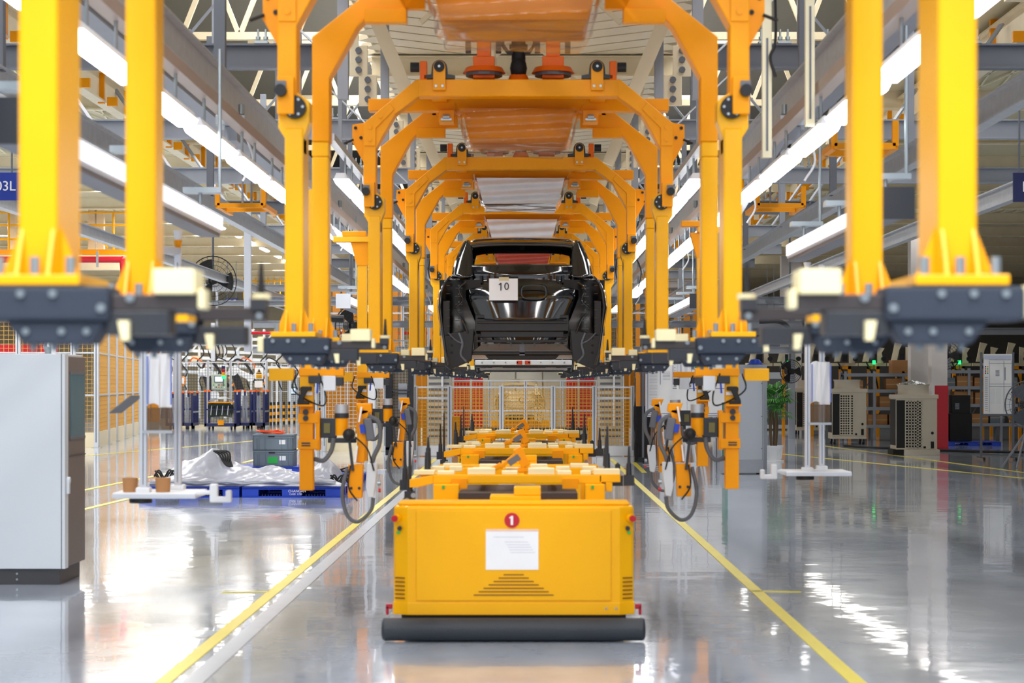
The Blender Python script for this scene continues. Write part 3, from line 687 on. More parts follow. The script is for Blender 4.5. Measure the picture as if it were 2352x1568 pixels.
# ================================================================== automated floor carts
def make_agv():
    t = thing('transfer_cart', '', 'cart', group='yellow floor carts in a line')
    W = .835
    MB().prism([(-W, 0), (-W+.10, -.05), (W-.10, -.05), (W, 0), (W, .32), (-W, .32)], 'z', .175, .93).build('front_hood', YEL, t, bevel=.02)
    MB().box(-.80, .80, .32, 3.2, .175, .60).build('chassis_body', YEL, t, bevel=.01)
    MB().box(-W+.03, W-.03, .0, .30, .93, .955).build('top_cover', YEL, t, bevel=.01)
    MB().prism([(-W-.005, 0), (-W+.10, -.056), (W-.10, -.056), (W+.005, 0), (W+.005, 3.2), (-W-.005, 3.2)], 'z', .175, .262).build('skirt', YEL, t, bevel=.004)
    MB().box(-W+.16, W-.16, -.062, -.05, .275, .90).build('front_panel', YEL, t, bevel=.004)
    s_ = MB()
    for k in range(7):
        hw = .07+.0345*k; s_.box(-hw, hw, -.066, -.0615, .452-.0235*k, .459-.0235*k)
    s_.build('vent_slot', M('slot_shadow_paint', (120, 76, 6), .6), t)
    for s in (-1, 1):
        b = MB()
        for k in range(6): b.obox((s*(W-.045), -.028, .43-.028*k), (.075, .006, .008), (0, 0, s*.46))
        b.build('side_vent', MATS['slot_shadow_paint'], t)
        c = MB().cyl((s*(W-.03), -.035, .845), (s*(W-.015), -.075, .845), .028, 14).build('button_collar', YEL, t)
        MB().cyl((s*(W-.015), -.075, .845), (s*(W-.01), -.095, .845), .022, 14).build('stop_button', RED, c)
        b = MB().cyl((s*(W-.045), -.03, .775), (s*(W-.043), -.05, .775), .016, 10).build('key_switch', BLK, t)
        MB().cyl((s*(W-.035), -.03, .745), (s*(W-.035), -.045, .745), .012, 10).build('indicator', GRN, t)
        h = MB().box(s*(W+.01), s*(W+.055), .0, .04, .21, .245); h.box(s*(W+.035), s*(W+.055), .0, .04, .17, .23)
        h.build('bumper_bracket', DRD, t, bevel=.004)
    b = MB()
    for x in (.64, .71): b.cyl((x, -.065, .222), (x, -.055, .222), .008, 8)
    b.build('screw', ZINC, t)
    # rubber bumper roll
    bp = [(-.885, .09), (-.87, .02), (-.83, .0)]
    MB().prism([(-.12+.085*math.cos(a)*1.0, .085+.078*math.sin(a)) for a in [2*PI*k/20 for k in range(20)]], 'x', -.907, .907).build('rubber_bumper', RUB_B, t, smooth=True, bevel=.02)
    MB().box(-.78, .78, .0, 3.0, .06, .175).build('chassis', BLK, t)
    for s in (-1, 1):
        for y in (.5, 2.6): MB().cyl((s*.60, y, .075), (s*.70, y, .075), .075, 20).build('wheel', RUB, t, smooth=True)
    # number disc and sheet
    MB().cyl((-.012, -.07, .832), (-.012, -.062, .832), .052, 28).build('number_disc', RED, t)
    numeral_one(.062, (-.012, -.073, .832), TEXW, t)
    p = MB().box(-.193, .172, -.068, -.062, .49, .77).build('notice_sheet', PAP, t)
    MB().box(-.193, .172, -.0695, -.068, .755, .77).build('sheet_rim', M('pale_orange_tape', (240, 206, 190), .5), p)
    b = MB(); random.seed(3)
    for k in range(5): b.box(-.06+.01*k, .10+.012*k, -.0695, -.068, .68-.018*k, .683-.018*k)
    b.box(-.14, .07, -.0695, -.068, .715, .718)
    b.build('printed_line', M('faint_print', (196, 200, 216), .6), p)
    # deck, riser, centre bracket
    MB().box(-.17, .19, .22, .5, .90, .985).box(.0, .19, .24, .5, .985, 1.045).build('front_riser', YEL, t, bevel=.008)
    MB().box(-.42, .47, 1.0, 2.2, .90, .965).build('scissor_platform', BRN, t, bevel=.006)
    for s, x0, x1 in ((-1, -.615, -.42), (1, .53, .68)):
        for y in (1.15, 2.45): MB().box(x0, x1, y, y+.18, .60, 1.02).build('table_leg', YEL, t, bevel=.008)
        b = MB().box((x0+x1)/2-.03, (x0+x1)/2-.01, 1.14, 1.15, .985, 1.01).build('leg_lamp', GRN, t)
    # lifting table
    MB().box(-.62, .66, 1.25, 1.37, 1.02, 1.085).build('front_beam', YEL, t, bevel=.006)
    MB().box(-.62, .66, 2.5, 2.62, 1.02, 1.085).build('rear_beam', YEL, t, bevel=.006)
    for s in (-1, 1): MB().box(s*.66-.06, s*.66+.06, 1.3, 2.6, 1.015, 1.085).build('side_beam', YEL, t, bevel=.006)
    for x in (-.25, .02, .3): MB().box(x-.05, x+.05, 1.37, 2.5, 1.03, 1.08).build('rib', YEL, t, bevel=.004)
    MB().prism([(-.80, 1.05), (-.62, 1.085), (-.62, 1.02), (-.74, .99), (-.80, .99)], 'y', 1.25, 1.37).build('left_arm', YEL, t, bevel=.005)
    MB().box(.64, .80, 1.25, 1.37, 1.03, 1.09).box(.69, .74, 1.25, 1.37, .96, 1.03).build('right_arm', YEL, t, bevel=.005)
    for x in (-.42, .42): MB().box(x-.06, x+.06, 1.22, 1.25, .98, 1.06).build('lug', YED, t, bevel=.004)
    for y, z, row in ((1.27, 1.085, [(-.77,-.61,.035),(-.59,-.46,.03),(-.36,-.15,.05),(-.10,.02,.03),(.10,.30,.05),(.32,.43,.03),(.50,.58,.03),(.60,.80,.045)]),
                      (1.85, 1.085, [(-.66,-.56,.04),(-.52,-.42,.04),(-.34,-.20,.03),(-.08,.04,.03),(.14,.28,.03),(.32,.43,.04),(.53,.64,.04)]),
                      (2.52, 1.085, [(-.60,-.45,.035),(-.30,-.16,.03),(.12,.26,.03),(.45,.60,.035)])):
        for a, c, h in row: MB().box(a, c, y, y+.12, z, z+h).build('support_pad', FOAM, t, bevel=.006)
    # slanted stop bracket
    m = MB(); m.obox((.05, 1.75, 1.20), (.07, .06, .16), (0, -.45, 0)); m.obox((-.06, 1.75, 1.17), (.16, .06, .03), (0, -.7, 0)); m.obox((-.16, 1.75, 1.115), (.12, .05, .04), (0, -.5, 0)); m.box(.02, .20, 1.72, 1.78, 1.085, 1.12)
    m.build('stop_bracket', YED, t, bevel=.005)
    MB().obox((-.01, 1.74, 1.18), (.10, .05, .05), (0, -.6, 0)).build('sensor', GSD, t)
    for i, (x, y, z, h) in enumerate(((-.80, 1.30, .90, .52), (-.845, 1.45, .98, .32), (-.69, 1.8, 1.09, .12), (.71, 1.5, 1.09, .32), (.87, 1.35, 1.02, .24), (.80, 1.7, 1.0, .12), (-.72, 2.5, 1.1, .2), (.74, 2.5, 1.1, .2))):
        b = MB().cyl((x, y, z+.14), (x, y, z+.14+(h-.1)), .014, 8, .007); b.cyl((x, y, z), (x, y, z+.15), .026, 10, .02)
        if i in (0, 1, 4, 5): b.box(x-.04, x+.04, y-.03, y+.03, z-.02, z+.06)
        pin = b.build('locating_pin', BLK, t)
        if i == 0:
            c = MB().cyl((x-.02, y-.05, z-.01), (x-.02, y-.03, z-.01), .02, 10); c.cyl((x+.03, y-.05, z+.03), (x+.03, y-.03, z+.03), .02, 10); c.build('bolt', ZINC, pin)
    return t
RUB_B = M('bumper_rubber', (44, 50, 58), .55, bump=.25, bscale=90)
agv = make_agv(); agv.location = (-.097, 13.85, 0)
agv['label'] = 'yellow floor cart nearest the camera with red disc numbered 1 and black bumper'
for i, lb in enumerate(('yellow floor cart directly behind the nearest one, only its padded table in view', 'yellow floor cart farthest away, its small padded table seen over the second')):
    r = dup(agv, (-.097+.012*i, 13.85+6.2*(i+1), 0), lb)
# ================================================================== cabinets
t = thing('control_cabinet', 'tall pale grey control cabinet with glass side door at the left edge', 'cabinet', (-5.30, 17.6, 0))
MB().box(-.7, 1.18, 0, .82, .14, 2.04).build('body', LGR, t, bevel=.006)
MB().box(-.7, 1.16, .03, .80, 0, .14).build('plinth', CHA, t, bevel=.004)
b = MB()
for x in (.30, .78):
    for z in (.045, .095): b.cyl((x, .02, z), (x, .03, z), .010, 8)
b.build('plinth_screw', ZINC, t)
MB().box(1.18, 1.205, .14, .82, .15, 2.02).build('side_door', TAU, t, bevel=.003)
MB().box(1.18, 1.21, .0, .13, .14, 2.04).build('door_edge', LGR, t, bevel=.003)
MB().box(1.176, 1.182, -.003, .0, .14, 2.04).build('panel_gap', CHA, t)
g = MB().box(1.205, 1.214, .22, .76, 1.30, 1.86).build('door_glass', M('tinted_glass', (96, 130, 140), .08), t)
MB().box(1.205, 1.218, .20, .78, 1.86, 1.885).box(1.205, 1.218, .20, .78, 1.275, 1.30).build('glass_frame', GSD, t)
MB().box(1.205, 1.214, .14, .82, 1.125, 1.135).build('seam', CHA, t)
MB().box(1.21, 1.235, .05, .10, .80, .92).cyl((1.21, .08, .92), (1.24, .08, .92), .03, 12).build('handle', LGR, t, bevel=.004)
MB().box(1.205, 1.215, .13, .15, 1.10, 1.19).build('latch', GSD, t)
MB().lathe((-.15, .35, 2.04), [(0, 0), (.03, 0), (.035, .04), (.05, .07), (.035, .10), (0, .11)]).build('lifting_eye', ZINC, t)
MB().lathe((.98, .35, 2.04), [(0, 0), (.03, 0), (.035, .04), (.05, .07), (.035, .10), (0, .11)]).build('lifting_eye', ZINC, t)
MB().cyl((1.05, .25, 2.04), (1.05, .25, 2.36), .022, 10).box(1.02, 1.10, .22, .28, 2.18, 2.33).build('signal_post', WHT, t)
MB().tube([(.0, .3, 2.04), (-.03, .3, 2.3)], .02).build('cable', RUB, t)
# right grey cabinet
t = thing('grey_cabinet', 'plain mid grey floor cabinet with green left edge beside the potted plant', 'cabinet', (3.83, 39.1, 0))
CBG = M('cabinet_grey', (172, 178, 188), .45, var=.02)
MB().box(.10, .80, 0, .6, .28, 1.97).build('body', CBG, t, bevel=.004)
MB().box(.0, .80, -.01, .6, 0.02, .28).build('plinth', GST, t, bevel=.004)
MB().box(.045, .10, 0, .6, .28, 1.40).build('green_edge', M('green_edge', (10, 112, 92), .5), t)
MB().box(.78, .785, -.004, 0, .28, 1.97).build('door_seam', GSD, t)
b = MB()
for z in (.5, 1.13, 1.78): b.cyl((.765, -.006, z), (.765, 0, z), .012, 8)
b.build('screw', GSD, t)
b = MB()
for x in (.1, .7): b.cyl((x, .1, 0), (x, .1, .02), .03, 8)
b.build('foot', RUB, t)
# ================================================================== hanging profile fixtures
def hang_fix(label, loc, s, pz, cups):
    t = thing('hanging_fixture', label, 'fixture', loc)
    for x, y in ((-.10, 0), (.08, .35)):
        MB().bar((x, y, .07), (x, y, 2.70-.93), .05, .045).build('post', ALU, t, bevel=.004)
        b = MB(); b.bar((x, y-.026, .12), (x, y-.026, 1.7), .008, .004, up=(1,0,0)); b.build('groove', ALUD, t)
        MB().box(x-.05, x+.05, y-.05, y+.05, .06, .10).build('foot_bracket', WHT, t, bevel=.01)
    MB().bar((-.10, 0, 1.78), (.08, .35, 1.78), .05, .05).build('top_profile', ALU, t)
    for x, y in ((-.10, 0), (.08, .35)):
        MB().cyl((x, y, 1.80), (x, y, 1.86), .02, 8, .03).build('trolley_clip', YED, t)
        MB().cyl((x, y, 1.86), (x, y, 1.93), .022, 10, .035).build('trolley_wheel', WHT, t)
    MB().box(-.30, .28, -.10, .42, .025, .065).build('base_tray', WHT, t, bevel=.006)
    MB().box(-.30, .28, -.105, -.10, .035, .055).build('base_profile', ALU, t)
    MB().cyl((-.12, 0, -.01), (-.12, 0, .03), .08, 20).build('buffer', RUB, t)
    hx = .46*s
    m = MB(); m.prism([(hx-.075, .0), (hx+.075, .0), (hx+.075, .085), (hx+.035, .085), (hx+.035, .04), (hx-.02, .04), (hx-.02, .13), (hx-.075, .13)] if s > 0 else [(hx-.075, .0), (hx+.075, .0), (hx+.075, .13), (hx+.02, .13), (hx+.02, .04), (hx-.035, .04), (hx-.035, .085), (hx-.075, .085)], 'y', -.14, -.08)
    m.bar((hx*.6, -.05, .06), (hx*.85, -.11, .07), .03)
    m.build('hook', WHT, t, bevel=.01)
    b = MB().grid(lambda u, v: Vector((-.075+.09*v, -.03+.01*math.sin(v*9+u*3), 1.03-.36*u+.02*math.sin(v*3))), 8, 6)
    b.grid(lambda u, v: Vector((.01+.09*v, -.01+.01*math.sin(v*7+u*4), 1.04-.38*u)), 8, 6)
    sh = b.build('document_sleeve', PAP, t, smooth=True)
    b = MB()
    for q in (-.07, .095): b.box(q, q+.012, -.05, -.044, .68, 1.02)
    b.build('blue_edge', M('sleeve_blue', (130, 146, 214), .4), sh)
    MB().box(-.09, .10, -.02, .02, .50, .66).build('small_shelf', M('amber_plastic', (112, 84, 54), .15, alpha=.55), t)
    MB().box(-.10, .11, -.05, .04, .48, .50).build('shelf_clip', GAL, t)
    if cups:
        for x in (-.20, .0+.03):
            MB().lathe((x, .03, .065), [(0, 0), (.05, 0), (.055, .10), (.03, .10), (.03, .02)]).build('tape_roll', CBD, t)
        MB().bar((-.34, .2, .62), (-.17, .1, .74), .12, .01).build('slanted_tray', GSD, t)
    return t
hang_fix('white hanging profile fixture with brown tape rolls over the blue pallets', (-2.60, 14, .95), 1, 0, True)
hang_fix('white hanging profile fixture with paper sleeves, right of the yellow line', (2.60, 17.8, .93), -1, 0, False)
# ================================================================== tool handling rigs
def make_rig(label, loc, s, beam=True, second=False):
    # s = +1: tool hangs on the right of the column
    t = thing('tool_rig', label, 'handling arm', loc, group='yellow tool handling arms')
    X = lambda a: s*a
    def bx(mb, x0, x1, *r): return mb.box(X(x0), X(x1), *r)
    bx(MB(), -.055, .055, 0, .11, .92, 1.62).build('lower_column', YED, t, bevel=.005)
    bx(MB(), -.055, .055, .02, .10, 1.62, 3.34).build('upper_column', YEL, t, bevel=.005)
    bx(MB(), -.065, .10, -.02, .13, 1.46, 1.54).build('sleeve', YED, t, bevel=.006)
    bx(MB(), -.065, .10, -.02, .13, 1.25, 1.33).build('sleeve', YED, t, bevel=.006)
    bx(MB(), .075, .11, -.01, .12, 1.24, 1.56).build('slide_plate', YED, t, bevel=.004)
    b = MB(); bx(b, -.035, .035, -.026, -.02, 1.275, 1.285); bx(b, -.035, .035, -.026, -.02, 1.295, 1.305); b.build('slot', BLK, t)
    b = MB().cyl((0, -.03, 1.50), (0, -.04, 1.50), .022, 12); b.cyl((0, -.03, 1.55), (0, -.04, 1.55), .024, 12); b.build('column_knob', BLK, t)
    # scanner pistol in its holder
    sc = bx(MB(), -.07, .06, -.07, .0, 1.595, 1.61).build('holder_plate', YED, t)
    g = MB(); g.prism([(X(-.065), 1.61), (X(.03), 1.61), (X(.03), 1.63), (X(-.02), 1.645), (X(.015), 1.72), (X(.05), 1.72), (X(.05), 1.755), (X(-.035), 1.755), (X(-.045), 1.74), (X(-.04), 1.70), (X(-.065), 1.64)], 'y', -.06, -.02)
    g.build('scanner', RUB, t, bevel=.006)
    bx(MB(), -.02, .05, -.001, .02, 1.685, 1.71).build('label_strip', WHT, t)
    # joint stack
    b = MB(); bx(b, .11, .24, .03, .08, 1.34, 1.50); b.build('joint_arm', BLK, t, bevel=.006)
    bx(MB(), .14, .19, .015, .03, 1.38, 1.46).build('spec_plate', M('olive_plate', (110, 104, 54), .5), t)
    MB().cyl((X(.28), .05, 1.36), (X(.28), .05, 1.50), .052, 20).build('elbow_drum', YED, t, smooth=True)
    MB().cyl((X(.28), .05, 1.50), (X(.28), .05, 1.54), .058, 20).build('elbow_ring', BLK, t, smooth=True)
    MB().cyl((X(.28), .05, 1.54), (X(.28), .05, 1.61), .055, 20).build('steel_cap', GAL, t, smooth=True)
    b = MB(); bx(b, .17, .40, .03, .07, 1.30, 1.34); b.build('link', BLK, t, bevel=.006)
    d = MB().cyl((X(.35), -.09, 1.37), (X(.35), -.02, 1.37), .048, 20); d.ball((X(.35), -.10, 1.37), .036)
    d.build('pivot_knob', RUB, t, smooth=True)
    MB().bar((X(.35), -.05, 1.34), (X(.38), -.05, 1.08), .022).build('handle_bar', BLK, t)
    m = MB().prism([(X(.40), 1.62), (X(.52), 1.62), (X(.53), 1.55), (X(.44), 1.52)], 'y', .0, .06); m.bar((X(.47), .03, 1.57), (X(.43), .03, 1.14), .07, .06)
    m.build('hooked_link', YED, t, bevel=.008)
    MB().bar((X(.45), -.04, 1.59), (X(.43), -.04, 1.47), .06, .012, up=(1,0,0)).build('white_guard', WHT, t)
    MB().bar((X(.415), -.04, 1.28), (X(.40), -.04, 1.15), .05, .012, up=(1,0,0)).build('white_guard', WHT, t)
    MB().bar((X(.49), .0, 1.50), (X(.52), .0, 1.32), .07, .05).build('tool_sleeve', GSD, t, bevel=.01)
    MB().bar((X(.45), -.035, 1.45), (X(.46), -.035, 1.38), .04, .02).build('blue_label', BLU, t)
    MB().prism([(X(.34), 1.13), (X(.46), 1.13), (X(.45), .86), (X(.34), .86), (X(.335), .95), (X(.35), 1.02)], 'y', -.04, .05).build('lower_link', YED, t, bevel=.006)
    b = MB(); bolts(b, [(X(.365), -.04, .94), (X(.43), -.04, .94)], .012, .01); b.build('link_bolt', BLK, t)
    MB().prism([(X(.49), 1.14), (X(.57), 1.14), (X(.57), 1.07), (X(.545), .87), (X(.50), .86), (X(.48), .95)], 'y', -.03, .05).build('tool_box', LGR, t, bevel=.006)
    b = MB().cyl((X(.575), 0, .98), (X(.60), 0, .98), .02, 10).build('tool_knob', ZINC, t)
    MB().cyl((X(.58), 0, .92), (X(.60), 0, .92), .016, 10).build('stop_button', RED, t)
    for j, p in enumerate(([(X(.50), 0, 1.52), (X(.585), .0, 1.46), (X(.59), .0, 1.30), (X(.54), 0, 1.18), (X(.50), 0, 1.0)],
              [(X(.33), 0, 1.10), (X(.29), .0, .90), (X(.33), .0, .72), (X(.42), 0, .67), (X(.52), .0, .76), (X(.54), .0, .86)],
              [(X(.06), .06, 1.17), (X(.14), .02, 1.16), (X(.20), .02, 1.24), (X(.22), .02, 1.34)])):
        MB().tube(catmull(p), .019 if j != 1 else .016, 8).build('hose', HOSE, t, smooth=True)
    for p in ([(X(.40), -.05, 1.35), (X(.50), -.08, 1.25), (X(.55), -.07, 1.08)], [(X(.10), .0, 1.86), (X(.16), -.02, 1.68), (X(.12), .0, 1.60), (X(-.1), 0, 1.72), (X(-.08), 0, 1.86)], [(X(.36), -.06, 1.12), (X(.35), -.1, .95), (X(.42), -.1, .84)]):
        MB().tube(catmull(p), .007, 6).build('cable', RUB, t)
    # mounting head above
    b = MB(); bx(b, -.06, .30, .0, .10, 1.84, 1.90); b.build('head_plate', YED, t, bevel=.004)
    b = MB(); bx(b, .14, .24, -.03, .06, 1.72, 1.84); b.build('valve_box', LGR, t, bevel=.006)
    b = MB(); bx(b, .02, .12, -.02, .06, 1.78, 1.84); bx(b, .24, .30, -.02, .04, 1.76, 1.83); b.build('valve', BLK, t, bevel=.006, kind='stuff')
    b = MB(); bx(b, -.30, -.10, .0, .08, 1.80, 1.90); b.build('side_plate', YEL, t, bevel=.004)
    MB().tube([(X(.10), 0, 1.84), (X(.09), -.02, 1.70)], .008).build('blue_hose', BLU, t)
    if beam:
        MB().prism([(-.13, 3.34), (.13, 3.34), (.06, 3.08), (-.06, 3.08)], 'y', .012, .108).build('flared_head', YED, t, bevel=.004)
        MB().box(X(-.32) if s > 0 else -.05, X(.62) if s < 0 and False else .32 if s < 0 else .12, -.02, .14, 3.34, 3.40).build('cross_head', YEL, t, bevel=.006)
        MB().box(-.22, .05, -.02, .10, 3.40, 3.46).build('carriage', YED, t, bevel=.006)
        MB().bar((-s*.30, .06, 3.40), (-s*.85, .06, 4.31), .05).build('suspension_arm', GST, t)
    return t
make_rig('yellow tool arm with black scanner and long hose loop, left and nearest', (-1.78, 16.0, 0), 1, beam=False)
make_rig('yellow tool arm hanging behind the nearest left one, beside the black-framed booth', (-1.83, 22.0, 0), 1, second=True)
make_rig('yellow tool arm with broad column in front of the grey cabinet, right side', (1.665, 16.2, 0), -1, beam=False)
make_rig('yellow tool arm behind the right one, in front of the whiteboard', (1.81, 20.6, 0), -1, second=True)
# ================================================================== pallets with wrapped harness, crates
def make_pallet():
    t = thing('plastic_pallet', '', 'pallet', group='blue plastic pallets on the left floor')
    L, D, H = 1.56, 1.22, .165
    top = MB()
    for k in range(9): top.box(0, L, k*D/9, (k+.86)*D/9, H-.03, H)
    top.box(0, L, 0, .03, H-.04, H-.005); top.box(0, L, D-.03, D, H-.04, H-.005)
    top.build('deck', BLU, t)
    MB().box(0, L, 0, D, 0, .022).build('base_frame', BLU, t)
    for x in (0, L*.40, L-.26):
        for y in (0, D/2-.08, D-.16): MB().box(x, x+(.26 if x == 0 or x > 1 else .30), y, y+.16, .022, H-.03).build('block', BLU, t, bevel=.006)
    b = MB()
    for x in (.28, .96): 
        for k in range(7): b.box(x+.03+k*.045, x+.045+k*.045, .02, .03, .025, .05)
    b.build('rib', NAV, t)
    return t
pal = make_pallet(); pal.location = (-4.45, 31.0, 0); pal['label'] = 'blue plastic pallet with white lettering, front right under the wrapped harness'
text('CHANGAN', .055, (.86, -.004, .10), TEXW, pal); text('CA20  1700', .04, (.84, -.004, .055), TEXW, pal)
noL = [(-6.05, 31.0, 'blue plastic pallet at the front left, partly hidden by the white fixture'), (-4.45, 32.35, 'blue plastic pallet second from the front, right column'), (-4.45, 33.7, 'blue plastic pallet third from the front, right column'),
       (-4.5, 35.2, 'blue plastic pallet at the rear right corner with a loose black cable on it'), (-6.05, 32.35, 'blue plastic pallet second from the front, left column'), (-6.05, 33.7, 'blue plastic pallet third from the front, left column'), (-5.85, 38.4, 'blue plastic pallet under the two grey crates')]
for x, y, lb in noL:
    p = dup(pal, (x, y, 0), lb)
    for c in list(p.children):
        if c.name.startswith('lettering'): bpy.data.objects.remove(c)
def bump(x, y):
    h = .10+.03*math.sin(x*3.1+y*2)+.022*math.sin(x*7+1+y*3)+.012*math.sin(x*13+y*5)+.006*math.sin(x*23-y*9)
    h += .42*math.exp(-((x-.75)/.36)**2-((y-1.9)/.7)**2)+.16*math.exp(-((x-.25)/.2)**2-((y-1.9)/.5)**2)+.26*math.exp(-((x-2.75)/.35)**2-((y-2.3)/.6)**2)+.12*math.exp(-((x-1.7)/.5)**2-((y-2.0)/.6)**2)
    return h
t = thing('wrapped_harness', 'crumpled white plastic wrapped cable harness spread over the blue pallets', 'wrapped harness', (-6.0, 31.05, .172))
Wd, Dp = 3.15, 3.4
def sh(u, v):
    x = Wd*u*(1-.13*v); y = Dp*v; e = min(u, 1-u, v, 1-v)*9; e = min(1, e)**.5
    return Vector((x+.05*math.sin(v*22)*(u > .9 or u < .1), y+.04*math.sin(u*31), .004+bump(x, y)*e+.004*math.sin(x*41+y*17)*e))
MB().grid(sh, 90, 60).build('film', BAG, t, smooth=True)
b = MB()
for k in range(9):
    x0 = .2+.33*k
    for j in range(4): b.grid(lambda u, v: Vector((x0+.09*u, .10+.045*j+.02*v, .008+bump(x0+.09*u, .1+.045*j+.02*v)*.52)), 3, 2)
b.build('red_print', M('faded_red_print', (204, 120, 124), .5), t)
b = MB()
for k in range(5): b.tube([(.1+2.9*q/12, .03+.03*k+.02*math.sin(q+k), .035+.018*((q+k) % 3)) for q in range(13)], .018)
b.build('harness_bundle', M('grey_harness', (150, 156, 170), .4), t)
b = MB()
for k in range(5): b.tube(catmull([(.85+.03*k, 1.62, .50), (.95+.04*k, 1.55, .44+.01*k), (1.02+.03*k, 1.5, .34), (1.1+.02*k, 1.45, .25)]), .016)
for k in range(4): b.tube(catmull([(-.05+.3*q/4, 1.2+.05*k, .06+.10*math.sin(q*1.6+k)+.04) for q in range(6)]), .015)
for k in range(4): b.tube(catmull([(2.85+.07*q, .7+.04*k, .08+.07*math.sin(q*1.9+k)) for q in range(6)]), .014)
b.build('black_cable', RUB, t)
b = MB()
for k in range(9): b.obox((2.5+.05*(k % 4), .05+.03*(k//4), .05+.03*(k % 3)), (.035, .03, .03), (.2*k, .3*k, .1))
b.build('yellow_connector', M('connector_yellow', (240, 210, 60), .5), t)
b = MB()
for k in range(3): b.tube(catmull([(-3.75+.16*q, 35.6+.05*k, .236+.05*math.sin(q*1.3+k)+.02*k) for q in range(5)]), .016)
tag(b.build('loose_cable', RUB), 'loose black cable bundle on the rear right blue pallet', 'cable')
def make_crate():
    t = thing('storage_crate', '', 'crate', group='stacked grey crates')
    W_, D_, H_ = .78, .58, .31
    m = MB().box(0, W_, 0, .02, 0, H_).box(0, W_, D_-.02, D_, 0, H_).box(0, .02, 0, D_, 0, H_).box(W_-.02, W_, 0, D_, 0, H_).box(0, W_, 0, D_, 0, .02)
    m.build('body', GRC, t)
    m = MB().box(-.012, W_+.012, -.012, D_+.012, H_-.025, H_).box(-.010, W_+.010, -.010, 0, H_-.07, H_-.055); m.build('rim', GRC, t)
    m = MB()
    for x in (.06, .10, .22, W_-.24, W_-.12, W_-.07): m.box(x, x+.012, -.012, 0, .02, H_-.06)
    for z in (.05, .12, .19): m.box(.02, .10, -.010, 0, z, z+.010); m.box(W_-.10, W_-.02, -.010, 0, z, z+.010)
    m.build('rib', GRC, t)
    MB().box(.30, .42, -.014, -.001, H_-.055, H_-.03).build('hand_slot', DRK, t)
    MB().box(.51, .63, -.005, 0, .12, .205).build('paper_label', WHT, t)
    return t
c1 = make_crate(); c1.location = (-5.32, 38.6, .165); c1['label'] = 'lower grey crate of the stack with a green label'
MB().box(.28, .47, -.006, 0, .06, .19).build('green_card', GRN, c1)
c2 = dup(c1, (-5.33, 38.62, .478), 'upper grey crate of the stack with orange cable on top')
for c in list(c2.children):
    if c.name.startswith('green_card'): bpy.data.objects.remove(c)
b = MB()
for k in range(4): b.tube(catmull([(-4.95+.22*math.cos(a+.2*k)-.04*k, 38.85+.18*math.sin(a+.2*k), .818+.012*k+.012*math.sin(a*2+k)) for a in [PI*2*q/7 for q in range(8)]]), .014)
tag(b.build('coiled_cable', M('orange_cable', (240, 84, 30), .4)), 'coiled orange cable lying on the upper grey crate', 'cable')
# ================================================================== fences
def fence_panel(parent, p, q, z0, z1, mat, pitch, plate=None, r=.0055, railz=(), name='wire_mesh'):
    if mat: MB().mesh(0, 0, z0, z1, 0, pitch, r, slant=(p, q)).build(name, mat, parent, kind='stuff')
    for z in railz: MB().bar((p[0], p[1], z), (q[0], q[1], z), .045, .04).build('rail', ALU, parent, bevel=.004)
    if plate: MB().bar((p[0], p[1], plate/2), (q[0], q[1], plate/2), .04, plate).build('kick_plate', CRM, parent)
def post(parent, x, y, h, w_=.08):
    o = MB().box(x-w_/2, x+w_/2, y-w_/2, y+w_/2, 0.01, h).build('post', ALU, parent, bevel=.004)
    MB().box(x-w_*.12, x+w_*.12, y-w_/2-.004, y-w_/2, .15, h-.02).build('groove', ALUD, o)
    MB().box(x-w_, x+w_, y-w_*.8, y+w_*.8, 0, .012).build('foot', GAL, o)
# centre gate fence
g = thing('mesh_gate', 'waist-high aluminium gate fence with yellow mesh across the end of the line', 'fence', (0, 0, 0))
gx = [-2.74, -1.90, -.64, .62, 1.62, 2.56]
for i, x in enumerate(gx): post(g, x, 48.5, 1.72, .11)
for i in range(5):
    a, b_ = (gx[i], 48.5), (gx[i+1], 48.5)
    fence_panel(g, a, b_, .25, 1.68, WIRE_Y, .085, None, .007, (1.68,) + ((1.42,) if i in (0, 4) else ()) + ((.24,)))
    if i in (0, 4): MB().box(gx[i]+.06, gx[i+1]-.06, 48.47, 48.53, .02, .24).build('kick_plate', WHT, g)
# side cell fences, tall
def cell(label, pts, h, mat, pitch, rails, plate=.25, pw=.09):
    f = thing('safety_fence', label, 'fence')
    for i, p in enumerate(pts):
        post(f, p[0], p[1], h, pw)
        if i: fence_panel(f, pts[i-1], p, plate+.02, h-.05, mat, pitch, plate, .006, rails)
    return f
def gp(x, Y): return ((x-CX)*Y/F, Y)
cell('tall aluminium fence with amber bays along the left aisle', [gp(-80, 54.5), gp(42, 54.7), gp(168, 54.9), gp(222, 55), gp(247, 58.5), gp(266, 61.5), gp(285, 64.5), gp(303, 67.5), gp(318, 70.5), gp(334, 74)], 4.0, M('orange_wire', (214, 164, 84), .5), .12, (1.45, 2.62, 3.9), .42, .13)
cell('mesh fence between the tool arms and the black booth', [gp(745, 52), gp(830, 52), gp(884, 52), gp(945, 52.5)], 2.95, WIRE_W, .10, (2.9,), .34)
cell('aluminium fence behind the gate with red curtains', [gp(1025, 60), gp(1125, 60), gp(1207, 60), gp(1290, 60), gp(1372, 60)], 1.86, WIRE_Y, .10, (1.86, .95), .1)
cell('mesh fence panels in front of the welding robots, left distance', [gp(400, 80), gp(478, 80), gp(530, 80), gp(612, 80)], 2.7, WIRE_D, .11, (2.62, 1.45), .12)
cell('dense mesh fence behind the striped bollards', [gp(625, 92), gp(645, 92), gp(663, 92), gp(684, 92), gp(730, 92), gp(745, 92)], 2.7, WIRE_D, .09, (2.65, 1.4), .12)
